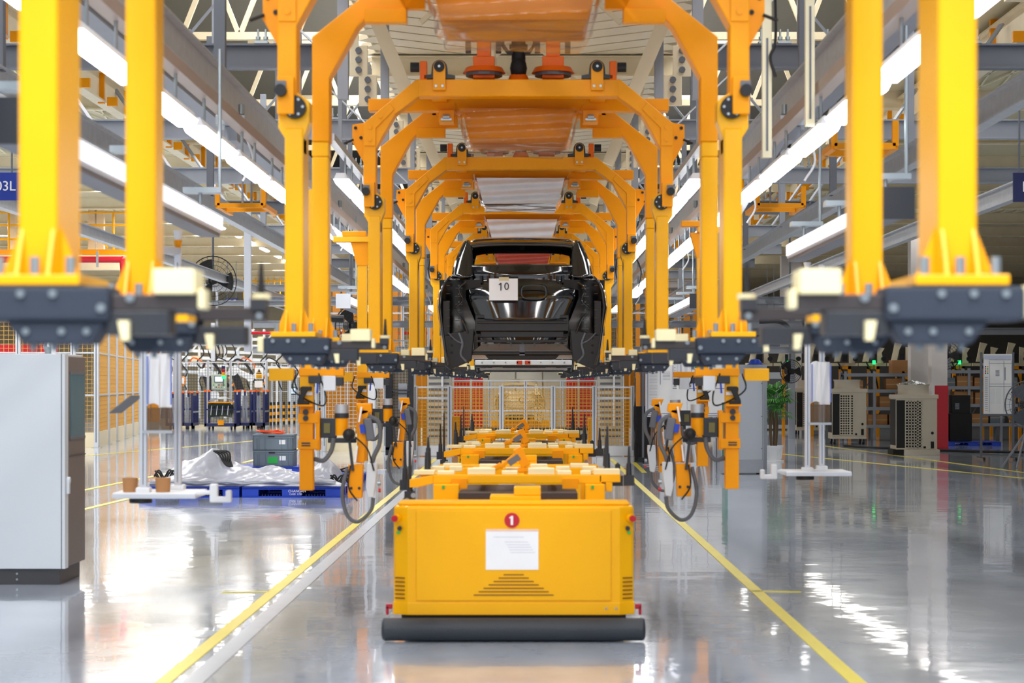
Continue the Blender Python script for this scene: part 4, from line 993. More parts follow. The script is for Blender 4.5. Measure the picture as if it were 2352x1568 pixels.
cell('tall mesh fence screen left of the line end', [gp(740, 66), gp(800, 66), gp(860, 66), gp(925, 66), gp(985, 66), gp(1030, 66)], 5.4, M('orange_wire_far', (186, 140, 84), .5), .13, (4.1, 2.4), .3)
cell('tall mesh fence screen right of the line end', [gp(1372, 66), gp(1430, 66), gp(1500, 66), gp(1560, 66), gp(1640, 66)], 5.4, MATS['orange_wire_far'], .13, (4.1, 2.4), .3)
# amber / orange / red panels standing behind the fences, each a leaf of its own
def panels(label, cat, name, mat, xs, Y, z0, z1, group=None, gap=.02):
    t = thing(name, label, cat, group=group)
    for a, b_ in xs:
        p, q = gp(a, Y), gp(b_, Y); MB().box(p[0], q[0]-gap, Y, Y+.05, z0, z1).build('panel', mat, t, bevel=.006)
    return t
panels('left amber screen wall behind the left aisle fence', 'screen', 'amber_screen', AMB, [(222+k*21, 222+k*21+20) for k in range(7)], 76.5, .3, 3.3)
panels('red screen behind orange mesh at the far left', 'screen', 'red_screen', RED, [(-30, 42), (46, 88), (90, 134)], 58, 1.9, 2.9)
panels('orange machine wall seen between the tool arms', 'screen', 'orange_screen', AMB, [(748+k*17, 748+k*17+16) for k in range(5)], 56, .35, 2.6)
panels('orange screen wall left of the line end', 'screen', 'orange_screen', ORP if 'ORP' in globals() else M('burnt_orange_panel', (206, 128, 14), .5), [(742+k*22, 742+k*22+(15, 19, 11)[k % 3]) for k in range(13)], 68, .2, 5.1)
panels('orange screen wall right of the line end', 'screen', 'orange_screen', MATS['burnt_orange_panel'], [(1372+k*22, 1372+k*22+(17, 12, 19)[k % 3]) for k in range(12)], 68, .2, 4.9)
panels('yellow cabinet row behind the gate on the left', 'screen', 'yellow_screen', AMB, [(955, 968), (970, 983)], 51, .0, 2.3)
panels('yellow cabinet row behind the gate on the right', 'screen', 'yellow_screen', AMB, [(1434, 1446), (1448, 1458)], 51, .0, 2.3)
panels('red curtain pair left of the beige car body', 'curtain', 'red_curtain', RED, [(1043, 1081), (1084, 1111)], 62, .35, 2.3)
panels('red curtain pair right of the beige car body', 'curtain', 'red_curtain', RED, [(1301, 1328), (1331, 1367)], 62, .35, 2.3)
panels('bright white wall panels beyond the gate', 'wall screen', 'backdrop_screen', M('pale_screen', (208, 204, 190), .5), [(1000, 1060), (1062, 1122), (1124, 1184), (1186, 1246), (1248, 1308), (1310, 1370), (1372, 1440)], 84, .0, 3.0)
t = thing('welding_machine', 'low orange welding machine behind the gate', 'machine', (0, 56, 0))
MB().box(-2.6, -1.9, 0, .6, .0, .85).box(1.7, 2.5, 0, .6, 0, .8).box(-1.6, -1.0, .2, .5, .3, .5).box(-.5, .5, .2, .6, 0, .35).build('frame', YED, t, bevel=.02)
MB().box(-2.0, 2.0, .3, .5, .45, .55).build('cross_beam', BLK, t)
for k, (x, Y) in enumerate(((-2.45, 55), (2.28, 55))):
    t = thing('machine_cabinet', 'beige latticed machine column %s behind the gate' % ('left' if k == 0 else 'right'), 'machine', (x, Y, 0))
    MB().box(-.35, .35, 0, .4, 0, 2.3).build('body', BCP, t, bevel=.01)
    b = MB()
    for z in range(12): b.box(-.28, .28, -.02, 0, .3+z*.16, .36+z*.16)
    b.build('grille', GSD, t)
    MB().cyl((.1, -.06, .6), (.1, -.06, 2.0), .03, 8).build('pipe', WHT, t)
# black booth
t = thing('black_booth', 'black steel framed rolling booth with hanging monitor plate left of the gate', 'booth', (-3.40, 47.6, 0))
fr = MB().box(0, .16, 0, .3, .18, 2.3).box(.54, .66, 0, .3, .18, 2.3).box(0, .66, 0, .3, .06, .26).box(0, .66, 0, .3, 2.2, 2.3)
fr.build('frame', M('booth_black', (30, 34, 44), .5), t, bevel=.008)
MB().box(.16, .54, .25, .28, .26, 2.2).build('back_panel', M('booth_panel', (150, 132, 108), .6), t)
MB().mesh(.16, .54, .3, 2.1, .2, .07, .004).build('wire_mesh', WIRE_W, t, kind='stuff')
MB().prism([(.30, 1.78), (.52, 1.78), (.52, 1.15), (.30, 1.15)], 'y', .05, .08).build('monitor_plate', GST, t, bevel=.01)
MB().box(.38, .44, .06, .09, .3, 1.15).build('stand', GST, t)
b = MB()
for z in (1.60, 1.52, .95): b.box(.14, .58, -.02, .02, z, z+.03)
b.build('bar', BLK, t)
for x in (.1, .56): MB().cyl((x, -.0, .04), (x, .04, .04), .04, 14).build('castor', RUB, t)
# ================================================================== right work area
t = thing('whiteboard', 'large wheeled whiteboard with blue ruled boxes behind the right tool arms', 'whiteboard', (2.60, 44.5, 0))
MB().box(.05, 1.85, 0, .03, 1.07, 2.5).build('board', PAP, t)
m = MB()
for x in (.03, 1.84): m.box(x, x+.03, -.012, .03, 1.05, 2.5)
m.box(.03, 1.87, -.012, .03, 1.03, 1.06); m.build('board_frame', ALU, t)
bl = MB()
for x in (.08, .36, .64, .74, .82, 1.06, 1.42): bl.box(x, x+.010, -.004, 0, 1.10 if x < .1 or x > 1.4 else 1.75, 2.3)
for z, a, c in ((1.10, .08, 1.8), (1.78, .64, 1.8), (1.66, .64, 1.8), (2.28, .08, 1.8)): bl.box(a, c, -.004, 0, z, z+.010)
bl.build('ruled_line', M('ruled_blue', (44, 60, 150), .5), t)
text('Attendance', .085, (.86, -.006, 1.725), TEXB, t); text('4M Change', .085, (1.34, -.006, 1.725), TEXB, t)
b = MB()
for k in range(26): b.box(.12, .30, -.003, 0, 1.30+.033*k, 1.306+.033*k)
for k in range(8): b.box(.42, .58, -.003, 0, 1.95-.03*k+.2*(k > 3), 1.957-.03*k+.2*(k > 3))
for k in range(6): b.cyl((.69, -.004, 2.2-.07*k), (.69, 0, 2.2-.07*k), .014, 6)
b.build('written_line', M('print_grey', (168, 172, 190), .6), t)
MB().box(1.14, 1.20, -.003, 0, 2.12, 2.18).build('green_mark', GRN, t)
for x in (-.02, 1.9):
    MB().bar((x, .02, .12), (x, .02, 2.5), .045).build('leg', GSD, t)
    MB().cyl((x-.02, .02, .05), (x+.02, .02, .05), .05, 14).build('castor', RUB, t)
t = thing('wood_stack', 'brown slatted wooden stack behind the gate end post', 'pallet stack', (2.62, 46.5, 0))
for k in range(9): MB().box(.02+.05*k, .055+.05*k, 0, .1, 0, 2.3).build('slat', WOO, t)
t = thing('computer_case', 'tall black computer enclosure under the left edge of the whiteboard', 'computer', (2.36, 44.9, 0))
MB().box(.05, .42, 0, .4, .12, 1.26).build('body', DRK, t, bevel=.008); MB().box(.22, .34, -.006, 0, .9, 1.08).build('side_plate', NAV, t); MB().box(.05, .40, .02, .38, .0, .12).build('base', BLK, t)
b = MB()
for k in range(4): b.tube(catmull([(2.42+.015*k, 44.75, .04), (2.40+.03*k, 44.7, .4), (2.45-.02*k, 44.7, .8), (2.41, 44.75, 1.5), (2.42, 44.8, 1.9)]), .01)
tag(b.build('cable_bundle', RUB), 'dangling black cables next to the computer enclosure and gate end', 'cable')
t = thing('work_table', 'long white work table standing in front of the whiteboard', 'table', (3.05, 45.8, 0))
MB().box(0, 1.6, 0, .6, 1.16, 1.21).build('table_top', WHT, t, bevel=.006)
MB().box(.05, 1.55, .02, .04, 1.04, 1.16).build('apron', GSD, t)
for x in (0, 1.52): MB().box(x, x+.09, 0, .09, 0, 1.16).build('leg', WHT, t, bevel=.004)
b = MB()
for k in range(7): b.box(.5+k*.13, .58+k*.13, .1, .3, 1.21, 1.24+.02*(k % 3))
b.build('tray_row', GSD, t)
def make_chair():
    t = thing('white_chair', '', 'chair', group='white chairs at the work table')
    MB().grid(lambda u, v: Vector((.5*(v-.5), .06*math.sin(v*PI), .58+.42*u)), 4, 8).build('backrest', WHT, t, smooth=True).modifiers.new('s', 'SOLIDIFY').thickness = .02
    MB().box(-.23, .23, .0, .42, .55, .59).build('seat', WHT, t, bevel=.015)
    for x in (-1, 1):
        for y in (.05, .38): MB().bar((x*.18, y, .56), (x*.27, y+(.06 if y > .2 else -.05), 0), .04).build('leg', WHT, t)
    return t
ch = make_chair(); ch.location = (3.55, 45.1, 0); ch['label'] = 'white shell chair at the left of the work table'
dup(ch, (4.25, 45.1, 0), 'white shell chair at the right of the work table, next to the grey cabinet', rz=.1)
# plant
t = thing('potted_palm', 'green fan palm in a ribbed white pot right of the grey cabinet', 'plant', (5.58, 45.2, 0))
p = MB().lathe((0, 0, 0), [(0, .0), (.24, .0), (.24, .03), (.17, .04), (.20, .3), (.23, .34), (.23, .37), (.20, .37), (.19, .32), (0, .32)], 28).build('pot', WHT, t, smooth=True)
b = MB()
for k in range(28): a = 2*PI*k/28; b.bar((.176*math.cos(a), .176*math.sin(a), .05), (.205*math.cos(a), .205*math.sin(a), .3), .012)
b.build('pot_rib', WHT, p)
MB().cyl((0, 0, .3), (0, 0, .345), .19, 20).build('gravel', M('white_gravel', (226, 224, 218), .9, bump=1), p)
random.seed(5)
for k in range(5):
    a = k*1.3; MB().tube(catmull([(.06*math.cos(a), .06*math.sin(a), .33), (.09*math.cos(a), .09*math.sin(a), .8), (.07*math.cos(a+.4), .1*math.sin(a+.4), 1.2)]), .022, 7).build('stem', STEM, t)
for k in range(64):
    a = random.random()*2*PI; el = random.uniform(-.25, 1.25); h = random.uniform(1.0, 1.55)
    c = Vector((.10*math.cos(a), .10*math.sin(a), h)); dr = Vector((math.cos(a)*math.cos(el), math.sin(a)*math.cos(el), math.sin(el)))
    hub = c+dr*.17; m = MB().tube([c*1, hub], .005, 4); sd = dr.cross(Vector((0,0,1))).normalized()
    for j in range(-4, 5):
        d2 = (dr*math.cos(j*.22)+sd*math.sin(j*.22)).normalized(); L = .33-.02*abs(j); tip = hub+d2*L+Vector((0,0,-.10)); mid = hub+d2*L*.55
        n = d2.cross(Vector((0,0,1))).normalized()*.019
        m.add([hub-n*.3, hub+n*.3, mid+n, mid-n, tip], [(0,1,2,3),(3,2,4)])
    m.build('frond', LEAF, t)
# condensers on castors
def make_ac(wheels):
    t = thing('air_conditioner', '', 'cooling unit', group='beige wheeled cooling units')
    z0 = .22 if wheels else .14
    MB().box(-.50, .52, 0, .8, z0, 1.42).build('casing', TERM, t, bevel=.01)
    MB().box(-.53, .55, -.02, .82, 1.40, 1.50).build('top_flange', TERM, t, bevel=.01)
    MB().lathe((0, .38, 1.50), [(.40, 0), (.38, .04), (.38, .20), (.41, .25), (.36, .25), (.34, .05)], 28).build('fan_ring', TERM, t, smooth=True)
    MB().cyl((0, .38, 1.58), (0, .38, 1.62), .34, 24).build('fan_disc', DRK, t)
    MB().box(-.51, -.50, .05, .75, z0+.1, 1.38).build('side_coil', DRK, t); MB().box(-.49, -.28, -.006, 0, z0+.04, 1.36).build('coil_panel', DRK, t)
    MB().box(-.26, .13, -.004, 0, z0+.05, 1.34).build('grille_back', DRK, t)
    m = MB()
    for k in range(17): m.box(-.27, .14, -.018, -.003, z0+.045+k*(1.29-z0)/16-.012, z0+.045+k*(1.29-z0)/16+.012)
    for x in (-.27, -.19, -.12, -.05, .02, .035, .05, .125): m.box(x-.011, x+.011, -.018, -.003, z0+.04, 1.345)
    m.build('grille', TERM, t)
    b = MB().cyl((.40, -.008, .55), (.40, 0, .55), .035, 14); b.box(.36, .44, -.006, 0, z0+.03, z0+.20); b.box(.18, .24, -.006, 0, z0+.03, z0+.08); b.build('port', DRK, t)
    if wheels:
        MB().box(-.5, .52, .0, .8, .15, .22).build('trolley', TERM, t)
        for x in (-.42, .44):
            for y in (.08, .7): MB().cyl((x-.025, y, .075), (x+.025, y, .075), .075, 14).build('castor', RUB, t)
            for y in (.08, .7): MB().box(x-.03, x+.03, y-.03, y+.03, .07, .15).build('castor_fork', GAL, t)
    else:
        MB().box(-.30, .58, -.03, .83, .0, .14).build('plinth', TERM, t, bevel=.006); MB().box(-.56, -.30, .05, .8, .0, .14).build('plinth_recess', DRK, t)
    return t
a1 = make_ac(False); a1.location = (9.62, 49.3, 0); a1['label'] = 'beige cooling unit nearest, with silver foil on top, left of the red panel'
MB().grid(lambda u, v: Vector((.40*math.cos(2*PI*u)*v, .38+.40*math.sin(2*PI*u)*v, 1.755+.09*(1-v)+.02*math.sin(u*40+v*20))), 40, 8).build('foil_cover', M('silver_foil', (200, 204, 210), .18, .9, bump=1, bscale=20), a1, smooth=True)
a2 = make_ac(True); a2.location = (9.36, 58, 0); a2['label'] = 'beige cooling unit on castors in the middle of the three, right of the hanging sleeves'; a2.scale = (.98, 1, 1.08)
a3 = dup(a2, (9.75, 68.6, 0), 'beige cooling unit farthest back, partly hidden by the hanging sleeves')
t = thing('red_board', 'plain red standing panel right of the nearest cooling unit', 'panel', (11.05, 54, 0))
MB().box(0, .36, 0, .06, 0.02, 1.72).build('board', RED, t); MB().box(.0, .36, -.05, .12, 0, .03).build('foot', DRD, t)
t = thing('black_dispenser', 'black dispenser cabinet standing on a blue pallet right of the red panel', 'cabinet', (12.1, 57, .12))
MB().box(0, .62, 0, .5, 0, .80).build('lower_body', DRK, t, bevel=.01); MB().box(.06, .58, .02, .5, .80, 1.32).build('upper_body', DRK, t, bevel=.01)
b = MB()
for k in range(6): b.box(.14, .26, .012, .02, .92+.03*k, .935+.03*k)
b.build('label', GST, t)
p = dup(pal, (11.9, 56.6, 0), 'blue plastic pallet under the black dispenser on the right', scale=(1, 1, .7))
for c in list(p.children):
    if c.name.startswith('lettering'): bpy.data.objects.remove(c)
t = thing('notice_stand', 'wheeled grey stand with a busy white notice board at the right edge', 'notice board', (10.55, 46.3, 0))
MB().box(.05, .72, 0, .03, 1.06, 2.46).build('board', PAP, t)
for x in (0, .74): MB().bar((x, .02, .06), (x, .02, 2.5), .05).build('leg', GSD, t)
MB().box(0, .74, -.01, .04, 1.02, 1.07).build('shelf', GSD, t); MB().bar((0, -.3, .06), (0, .4, .06), .04).bar((.74, -.3, .06), (.74, .4, .06), .04).build('foot', GSD, t)
for x in (0, .74): MB().cyl((x-.02, -.3, .035), (x+.02, -.3, .035), .035, 12).build('castor', RUB, t)
b = MB()
for x in (.18, .52, .70): b.box(x, x+.008, -.004, 0, 1.1, 2.3)
for z in (1.70, 1.76, 2.24, 2.32): b.box(.18, .70, -.004, 0, z, z+.008)
b.box(.54, .56, -.004, 0, 1.85, 2.15)
for k in range(18): b.box(.08, .15, -.004, 0, 1.15+.045*k, 1.16+.045*k)
for k in range(5): b.box(.33, .42, -.004, 0, 1.95+.03*k, 1.965+.03*k)
b.build('ruled_line', M('dim_print', (120, 126, 146), .6), t)
for k in range(8): MB().box(.08+.05*(k % 2), .11+.05*(k % 2), -.005, 0, 2.0+.05*(k//2), 2.03+.05*(k//2)).build('magnet', (RED, GRN, SKB, YED)[k % 4], t)
MB().box(.06, .70, -.005, 0, 2.34, 2.43).build('header_strip', M('pale_header', (206, 214, 240), .4), t)
for a, c, z0, z1 in ((.2, .32, 1.3, 1.66), (.34, .46, 1.3, 1.66), (.54, .66, 1.2, 1.66)): MB().box(a, c, -.006, 0, z0, z1).build('paper', WHT, t)
# pedestal fan + wall fans
def fan(label, loc, r, tripod, rz=0, rod=.6):
    t = thing('cooling_fan', label, 'fan', loc, rz)
    b = MB()
    for k in range(5):
        rr = r*(.25+.19*k); b.tube([(rr*math.cos(a), -.10+.06*(rr/r)**2*2-.0, rr*math.sin(a)) for a in [2*PI*q/28 for q in range(29)]], .006, 5)
    for k in range(24): a = 2*PI*k/24; b.tube([(0, -.12, 0), (.5*r*math.cos(a), -.11, .5*r*math.sin(a)), (r*math.cos(a), 0, r*math.sin(a)), (.5*r*math.cos(a), .12, .5*r*math.sin(a))], .003, 4)
    b.tube([(r*math.cos(a), 0, r*math.sin(a)) for a in [2*PI*q/32 for q in range(33)]], .013, 6)
    b.build('cage', GSD if tripod else RUB, t, kind='stuff')
    for k in range(3):
        a0 = 2*PI*k/3
        MB().grid(lambda u, v: Vector(((.05+.8*r*u)*math.cos(a0+(v-.5)*.9), .05*(v-.5), (.05+.8*r*u)*math.sin(a0+(v-.5)*.9))), 5, 6).build('blade', GSD if tripod else RUB, t, smooth=True)
    MB().cyl((0, -.13, 0), (0, -.02, 0), .08, 16).build('hub', LGR if tripod else RUB, t, smooth=True)
    MB().cyl((0, .05, 0), (0, .3, 0), .10, 16).build('motor', RUB, t, smooth=True)
    if tripod:
        MB().cyl((0, .15, -.05), (0, .15, -.75), .03, 10).build('pole', GST, t)
        for a in (-2.3, -1.1, 0, 1.2, PI): MB().bar((0, .15, -.6), (.52*math.cos(a), .15+.52*math.sin(a), -loc[2]), .035).build('leg', GST, t)
    else:
        MB().bar((0, .2, 0), (.1, .3, .3), .05).bar((.1, .3, .28), (.1, .3, 6.9-loc[2]), .05).build('bracket', GSD, t)
    return t
fan('grey pedestal fan on a tripod at the right edge', (10.55, 42.0, 1.33), .50, True, .15)
fan('black wall fan hung above the right racks near the columns', (12.6, 60, 2.62), .42, False, -.3)
fan('black wall fan behind the right hanging fixture', (8.2, 62, 2.15), .36, False, .3, .5)
fan('big black cage fan high on the left near the aluminium post', (-7.9, 50, 4.35), .62, False, .5, .7)
fan('black wall fan between the left carrier legs', (-3.85, 44, 3.05), .45, False, .6, .6)
# racks with cartons on the right
def rack(label, x0, x1, Y, levels, h, dep=.9, n=3):
    t = thing('storage_rack', label, 'rack', (0, 0, 0), group='grey racks on the right')
    for k in range(n+1):
        x = x0+(x1-x0)*k/n
        for y in (Y, Y+dep): MB().box(x-.04, x+.04, y, y+.06, 0, h).build('upright', GST, t)
    for z in levels:
        MB().box(x0, x1, Y-.01, Y+.05, z-.06, z+.04).build('beam', GST, t); MB().box(x0, x1, Y+dep, Y+dep+.05, z-.06, z+.04).build('beam', GSD, t)
        MB().box(x0, x1, Y+.05, Y+dep, z-.01, z+.01).build('shelf_plate', GSD, t)
    for k in range(n): MB().bar((x0+(x1-x0)*k/n, Y+dep, .3), (x0+(x1-x0)*(k+1)/n, Y+dep, h-.3), .03).build('brace', GST, t)
    return t
rack('grey rack with cartons between the two nearest cooling units', 9.9, 12.6, 62, (.45, 1.0, 1.55, 2.05), 2.15)
rack('grey rack behind the black dispenser', 12.75, 15.75, 62, (.5, 1.1, 1.65, 2.15), 2.25)
rack('grey rack behind the notice stand at the right edge', 15.95, 19.5, 62, (.5, 1.1, 1.65, 2.15), 2.25)
random.seed(11); cb = None; n = 0
for i, (x0, x1) in enumerate(((9.97, 12.5), (12.82, 15.65))):
    for lv, z in enumerate(((.46, 1.01, 1.56), (.51, 1.11, 1.66))[i]):
        x = x0; k = -1
        while x < x1-.6:
            wdt = random.uniform(.42, .8); hh = random.uniform(.28, .42); 
            if random.random() < .8:
                m = MB().box(0, wdt, 0, .6, 0.001, hh); 
                mat = CBD if (i == 0 or random.random() < .3) else GRC
                o = m.build('carton' if mat is CBD else 'storage_bin', mat, None, bevel=.01); o.location = (x, 62.1, z)
                MB().box(.0, wdt, -.003, 0, hh*.48, hh*.54).build('tape', M('tape2', (206, 176, 130), .4) if 'tape2' not in MATS else MATS['tape2'], o)
                row = ('bottom', 'middle', 'upper')[lv]; k += 1
                tag(o, '%s %s on the %s shelf of the %s rack, %s from its left' % ('brown' if mat is CBD else 'grey', 'carton' if mat is CBD else 'bin', row, ('carton', 'dispenser')[i], nth(k).replace('nearest', 'first')), 'box', 'boxes on the right racks'); n += 1
            x += wdt+.06
tag(MB().box(11.35, 11.95, 62.0, 62.6, 2.07, 2.5).build('carton', CBD, None, bevel=.01), 'large brown carton on top of the carton rack beside the column', 'box')
# row of cream jigs and orange posts on the far right, lamps
t = None
for i in range(15):
    x = 7.6+i*.95; Y = 66.5
    t = thing('welding_jig', 'cream bracket jig on an orange post, %s from the left in the right back row' % nth(i).replace('nearest', 'first'), 'machine', (x, Y, 0), group='cream jigs in the right back row')
    MB().box(-.05, .05, 0, .1, 0, 2.35).box(.25, .35, 0, .1, 0, 2.35).box(-.05, .35, 0, .1, 2.25, 2.35).build('post', YED, t)
    MB().prism([(-.2, 2.5), (.0, 2.5), (.08, 2.9), (.18, 3.1), (-.06, 3.15), (-.12, 2.85)], 'y', .1, .16).prism([(.3, 2.45), (.5, 2.45), (.44, 2.8), (.54, 2.95), (.3, 3.0)], 'y', .1, .16).build('bracket', CRM, t)
    MB().box(-.3, .6, .15, .3, 2.36, 2.46).build('beam', CRM, t)
    b = MB(); b.tube(catmull([(-.1, 0, 2.5), (.05, -.1, 2.2), (.2, -.05, 2.0), (.3, 0, 1.6)]), .03); b.box(.05, .22, -.05, .08, 2.5, 2.75); b.cyl((.5, 0, 2.6), (.5, .1, 2.6), .08, 10)
    b.build('clamp', RUB, t)
    if i % 3 == 1:
        b = MB().cyl((.15, -.1, 2.42), (.15, -.1, 2.54), .05, 10).build('signal_lamp', GLED, t); MB().cyl((.15, -.1, 1.6), (.15, -.1, 2.42), .02, 6).build('lamp_post', GSD, t)
for z in (3.45, 4.25):
    struct(MB().ibeam((7, 64, z), (22, 64, z), .16, .22), 'trim_back_beam', GST)
for x in (8.5, 13.5, 18.5): struct(MB().box(x-.1, x+.1, 64, 64.2, 0, 5), 'trim_back_column', GST)
struct(MB().box(7, 24, 90, 90.2, 0, 4.5), 'wall_partition', M('dim_wall', (92, 88, 84), .8))
b = MB(); b.prism([(16, 0), (20, 0), (20, .1), (16, .1)], 'x', 0, 0.01)
# ================================================================== signs
def sign(label, c, wd, hh, mat, txt, size, rodz=.0, off=0):
    t = thing('hanging_sign', label, 'sign', c)
    MB().box(-wd/2, wd/2, 0, .03, -hh/2, hh/2).build('plate', mat, t)
    text(txt, size, (off, -.004, 0), TEXW, t)
    MB().cyl((-wd*.35, .015, hh/2), (-wd*.35, .015, hh/2+rodz), .012, 6).cyl((wd*.35, .015, hh/2), (wd*.35, .015, hh/2+rodz), .012, 6).build('rod', GSD, t)
p = at(-20, 428, 24); sign('blue hanging sign ending in 03L at the left edge', p, .70, .335, SKB, 'TA2-03L', .165, .9)
p = at(2375, 430, 24); sign('dark blue hanging sign cut off at the right edge', p, .50, .35, SKN, 'FA2', .18, .9, -.0)
p = at(532, 691, 60); sign('small navy sign reading TA2-17L in the left distance', p, .38, .19, SKN, 'TA2-17L', .085, 1.1)
p = at(1922, 777, 60); sign('small navy sign reading DA-05L above the middle cooling unit', p, .39, .19, SKN, 'DA-05L', .1, 2.0)
p = at(1770, 757, 62); sign('small navy sign by the black bent cable on the cream column', p, .3, .16, SKN, 'DA-06L', .07, 1.9)
# blue helmet
t = thing('safety_helmet', 'blue safety helmet above the grey cabinet and plant', 'helmet', Vector((4.80, 42, 2.18)))
MB().lathe((0, 0, 0), [(.16, 0), (.14, .01), (.13, .05), (.09, .10), (0, .12)], 20).build('shell', BLU, t, smooth=True); MB().cyl((0, 0, -.005), (0, 0, .006), .165, 20).build('brim', BLU, t)
t = thing('locker', 'mid grey locker behind the grey cabinet carrying a blue helmet', 'cabinet', (4.38, 41.6, 0))
MB().box(0, .62, 0, .6, 0, 2.17).build('body', GST, t, bevel=.006); MB().box(.3, .31, -.004, 0, .1, 2.1).build('door_gap', GSD, t)
t = thing('tall_fridge', 'tall grey glass-door cabinet against the cream column behind the plant', 'cabinet', (9.0, 76, 0))
MB().box(-.1, 1.0, 0, .6, .05, 2.2).build('body', LGR, t, bevel=.01); MB().box(.15, .95, -.012, 0, .2, 1.95).build('glass_door', GSD, t); MB().box(.0, .9, .02, .5, 0, .05).build('base', CHA, t)
# ================================================================== left distance
# mezzanine walkway with yellow railing
t = thing('walkway', 'cream beam walkway with yellow railing high on the left', 'walkway', (0, 0, 0))
z0 = 5.45
x0, x1 = gp(-60, 57)[0], gp(650, 57)[0]
MB().ibeam((x0, 57, z0-.22), (gp(330, 57)[0], 57, z0-.22), .2, .42, .04).build('edge_beam', CRM, t)
MB().box(x0, gp(330, 57)[0], 56.95, 57.0, z0, z0+.16).build('toe_board', YED, t)
for k in range(13):
    x = x0+k*1.0
    if x > gp(330, 57)[0]: break
    MB().cyl((x, 57, z0), (x, 57, z0+1.25), .035, 8).build('baluster', YEL, t)
for z in (.45, .85, 1.22): MB().cyl((x0, 57, z0+z), (gp(330, 57)[0], 57, z0+z), .03, 8).build('hand_rail', YEL, t)
MB().bar((gp(190, 57)[0], 56.9, z0+.95), (gp(250, 57)[0], 56.9, z0+.2), .05).build('stair_string', YEL, t)
MB().tube(catmull([(gp(160, 57)[0], 56.8, z0+1.5), (gp(176, 57)[0], 56.8, z0+1.4), (gp(178, 57)[0], 56.8, z0+.9), (gp(170, 57)[0], 56.8, z0+.6)]), .03).build('curved_rail', YEL, t)
for x in (20, 205, 225, 330): MB().box(gp(x, 57)[0]-.1, gp(x, 57)[0]+.1, 57.3, 57.5, z0, z0+1.45).build('column', CRM, t)
t = thing('far_walkway', 'distant yellow railing platform left of the carriers', 'walkway', (0, 0, 0))
xa, xb = gp(560, 92)[0], gp(672, 92)[0]
MB().box(xa, xb, 92, 92.3, 5.35, 5.7).build('edge_beam', CRM, t)
for k in range(9): MB().cyl((xa+k*.28, 92, 5.7), (xa+k*.28, 92, 6.9), .03, 6).build('baluster', YEL, t)
for z in (6.1, 6.5, 6.9): MB().cyl((xa, 92, z), (xb, 92, z), .03, 6).build('hand_rail', YEL, t)
t = thing('red_pipe', 'red fire main pipe running along below the left walkway', 'pipe', (0, 0, 0))
MB().cyl((gp(-60, 56)[0], 56.2, 5.27), (gp(278, 56)[0], 56.2, 5.27), .09, 14).ball((gp(278, 56)[0], 56.2, 5.27), .10).cyl((gp(278, 56)[0], 56.2, 5.27), (gp(278, 56)[0]+.05, 56.2, 4.7), .09, 14).build('pipe', RED, t, smooth=True)
MB().bar((gp(222, 56)[0], 56.1, 5.05), (gp(222, 56)[0], 56.1, 5.5), .06).build('clip', ZINC, t)
tag(MB().cyl((-14, 88, 4.0), (-4, 88, 4.0), .07, 10).cyl((-11.2, 87.95, 4.0), (-11.0, 87.95, 4.0), .13, 10).cyl((-9.9, 87.95, 4.0), (-9.7, 87.95, 4.0), .13, 10).build('red_pipe', RED, smooth=True), 'thin red pipe far back above the grey control box', 'pipe')
struct(MB().ibeam((-16, 55.2, 4.0), (-2.2, 55.2, 4.0), .15, .14), 'trim_upper_rail', GST)
struct(MB().ibeam((-16, 60, 4.65), (-2, 60, 4.65), .15, .2), 'trim_upper_rail', GST)
# slender aluminium post and grey box in the left middle distance
for k, (x, Y, zt, zb) in enumerate(((568, 36, 4.9, 2.35), (489, 60, 3.6, 2.45))):
    a = at(x, 800, Y); struct(MB().box(a.x-.06, a.x+.06, Y, Y+.12, zb, zt), 'trim_profile_post', ALU)
t = thing('control_box', 'light grey wall control box with a red button in the left distance', 'control box', at(497, 774, 70))
MB().box(-.36, .36, 0, .2, -.26, .24).build('box', LGR, t, bevel=.01); MB().cyl((0, -.03, .0), (0, 0, .0), .07, 16).build('red_button', RED, t)
b = MB()
for k in range(6): b.tube(catmull([(-.3+.12*k, .05, -.26), (-.28+.13*k, .0, -.5), (-.2+.1*k, 0, -.75+.1*(k % 2))]), .02)
b.build('cable', RUB, t); MB().box(-.36, -.2, 0, .1, -.4, -.27).build('junction', ORA, t)
MB().box(-.04, .04, .1, .2, .24, 1.8).build('mount', GST, t)
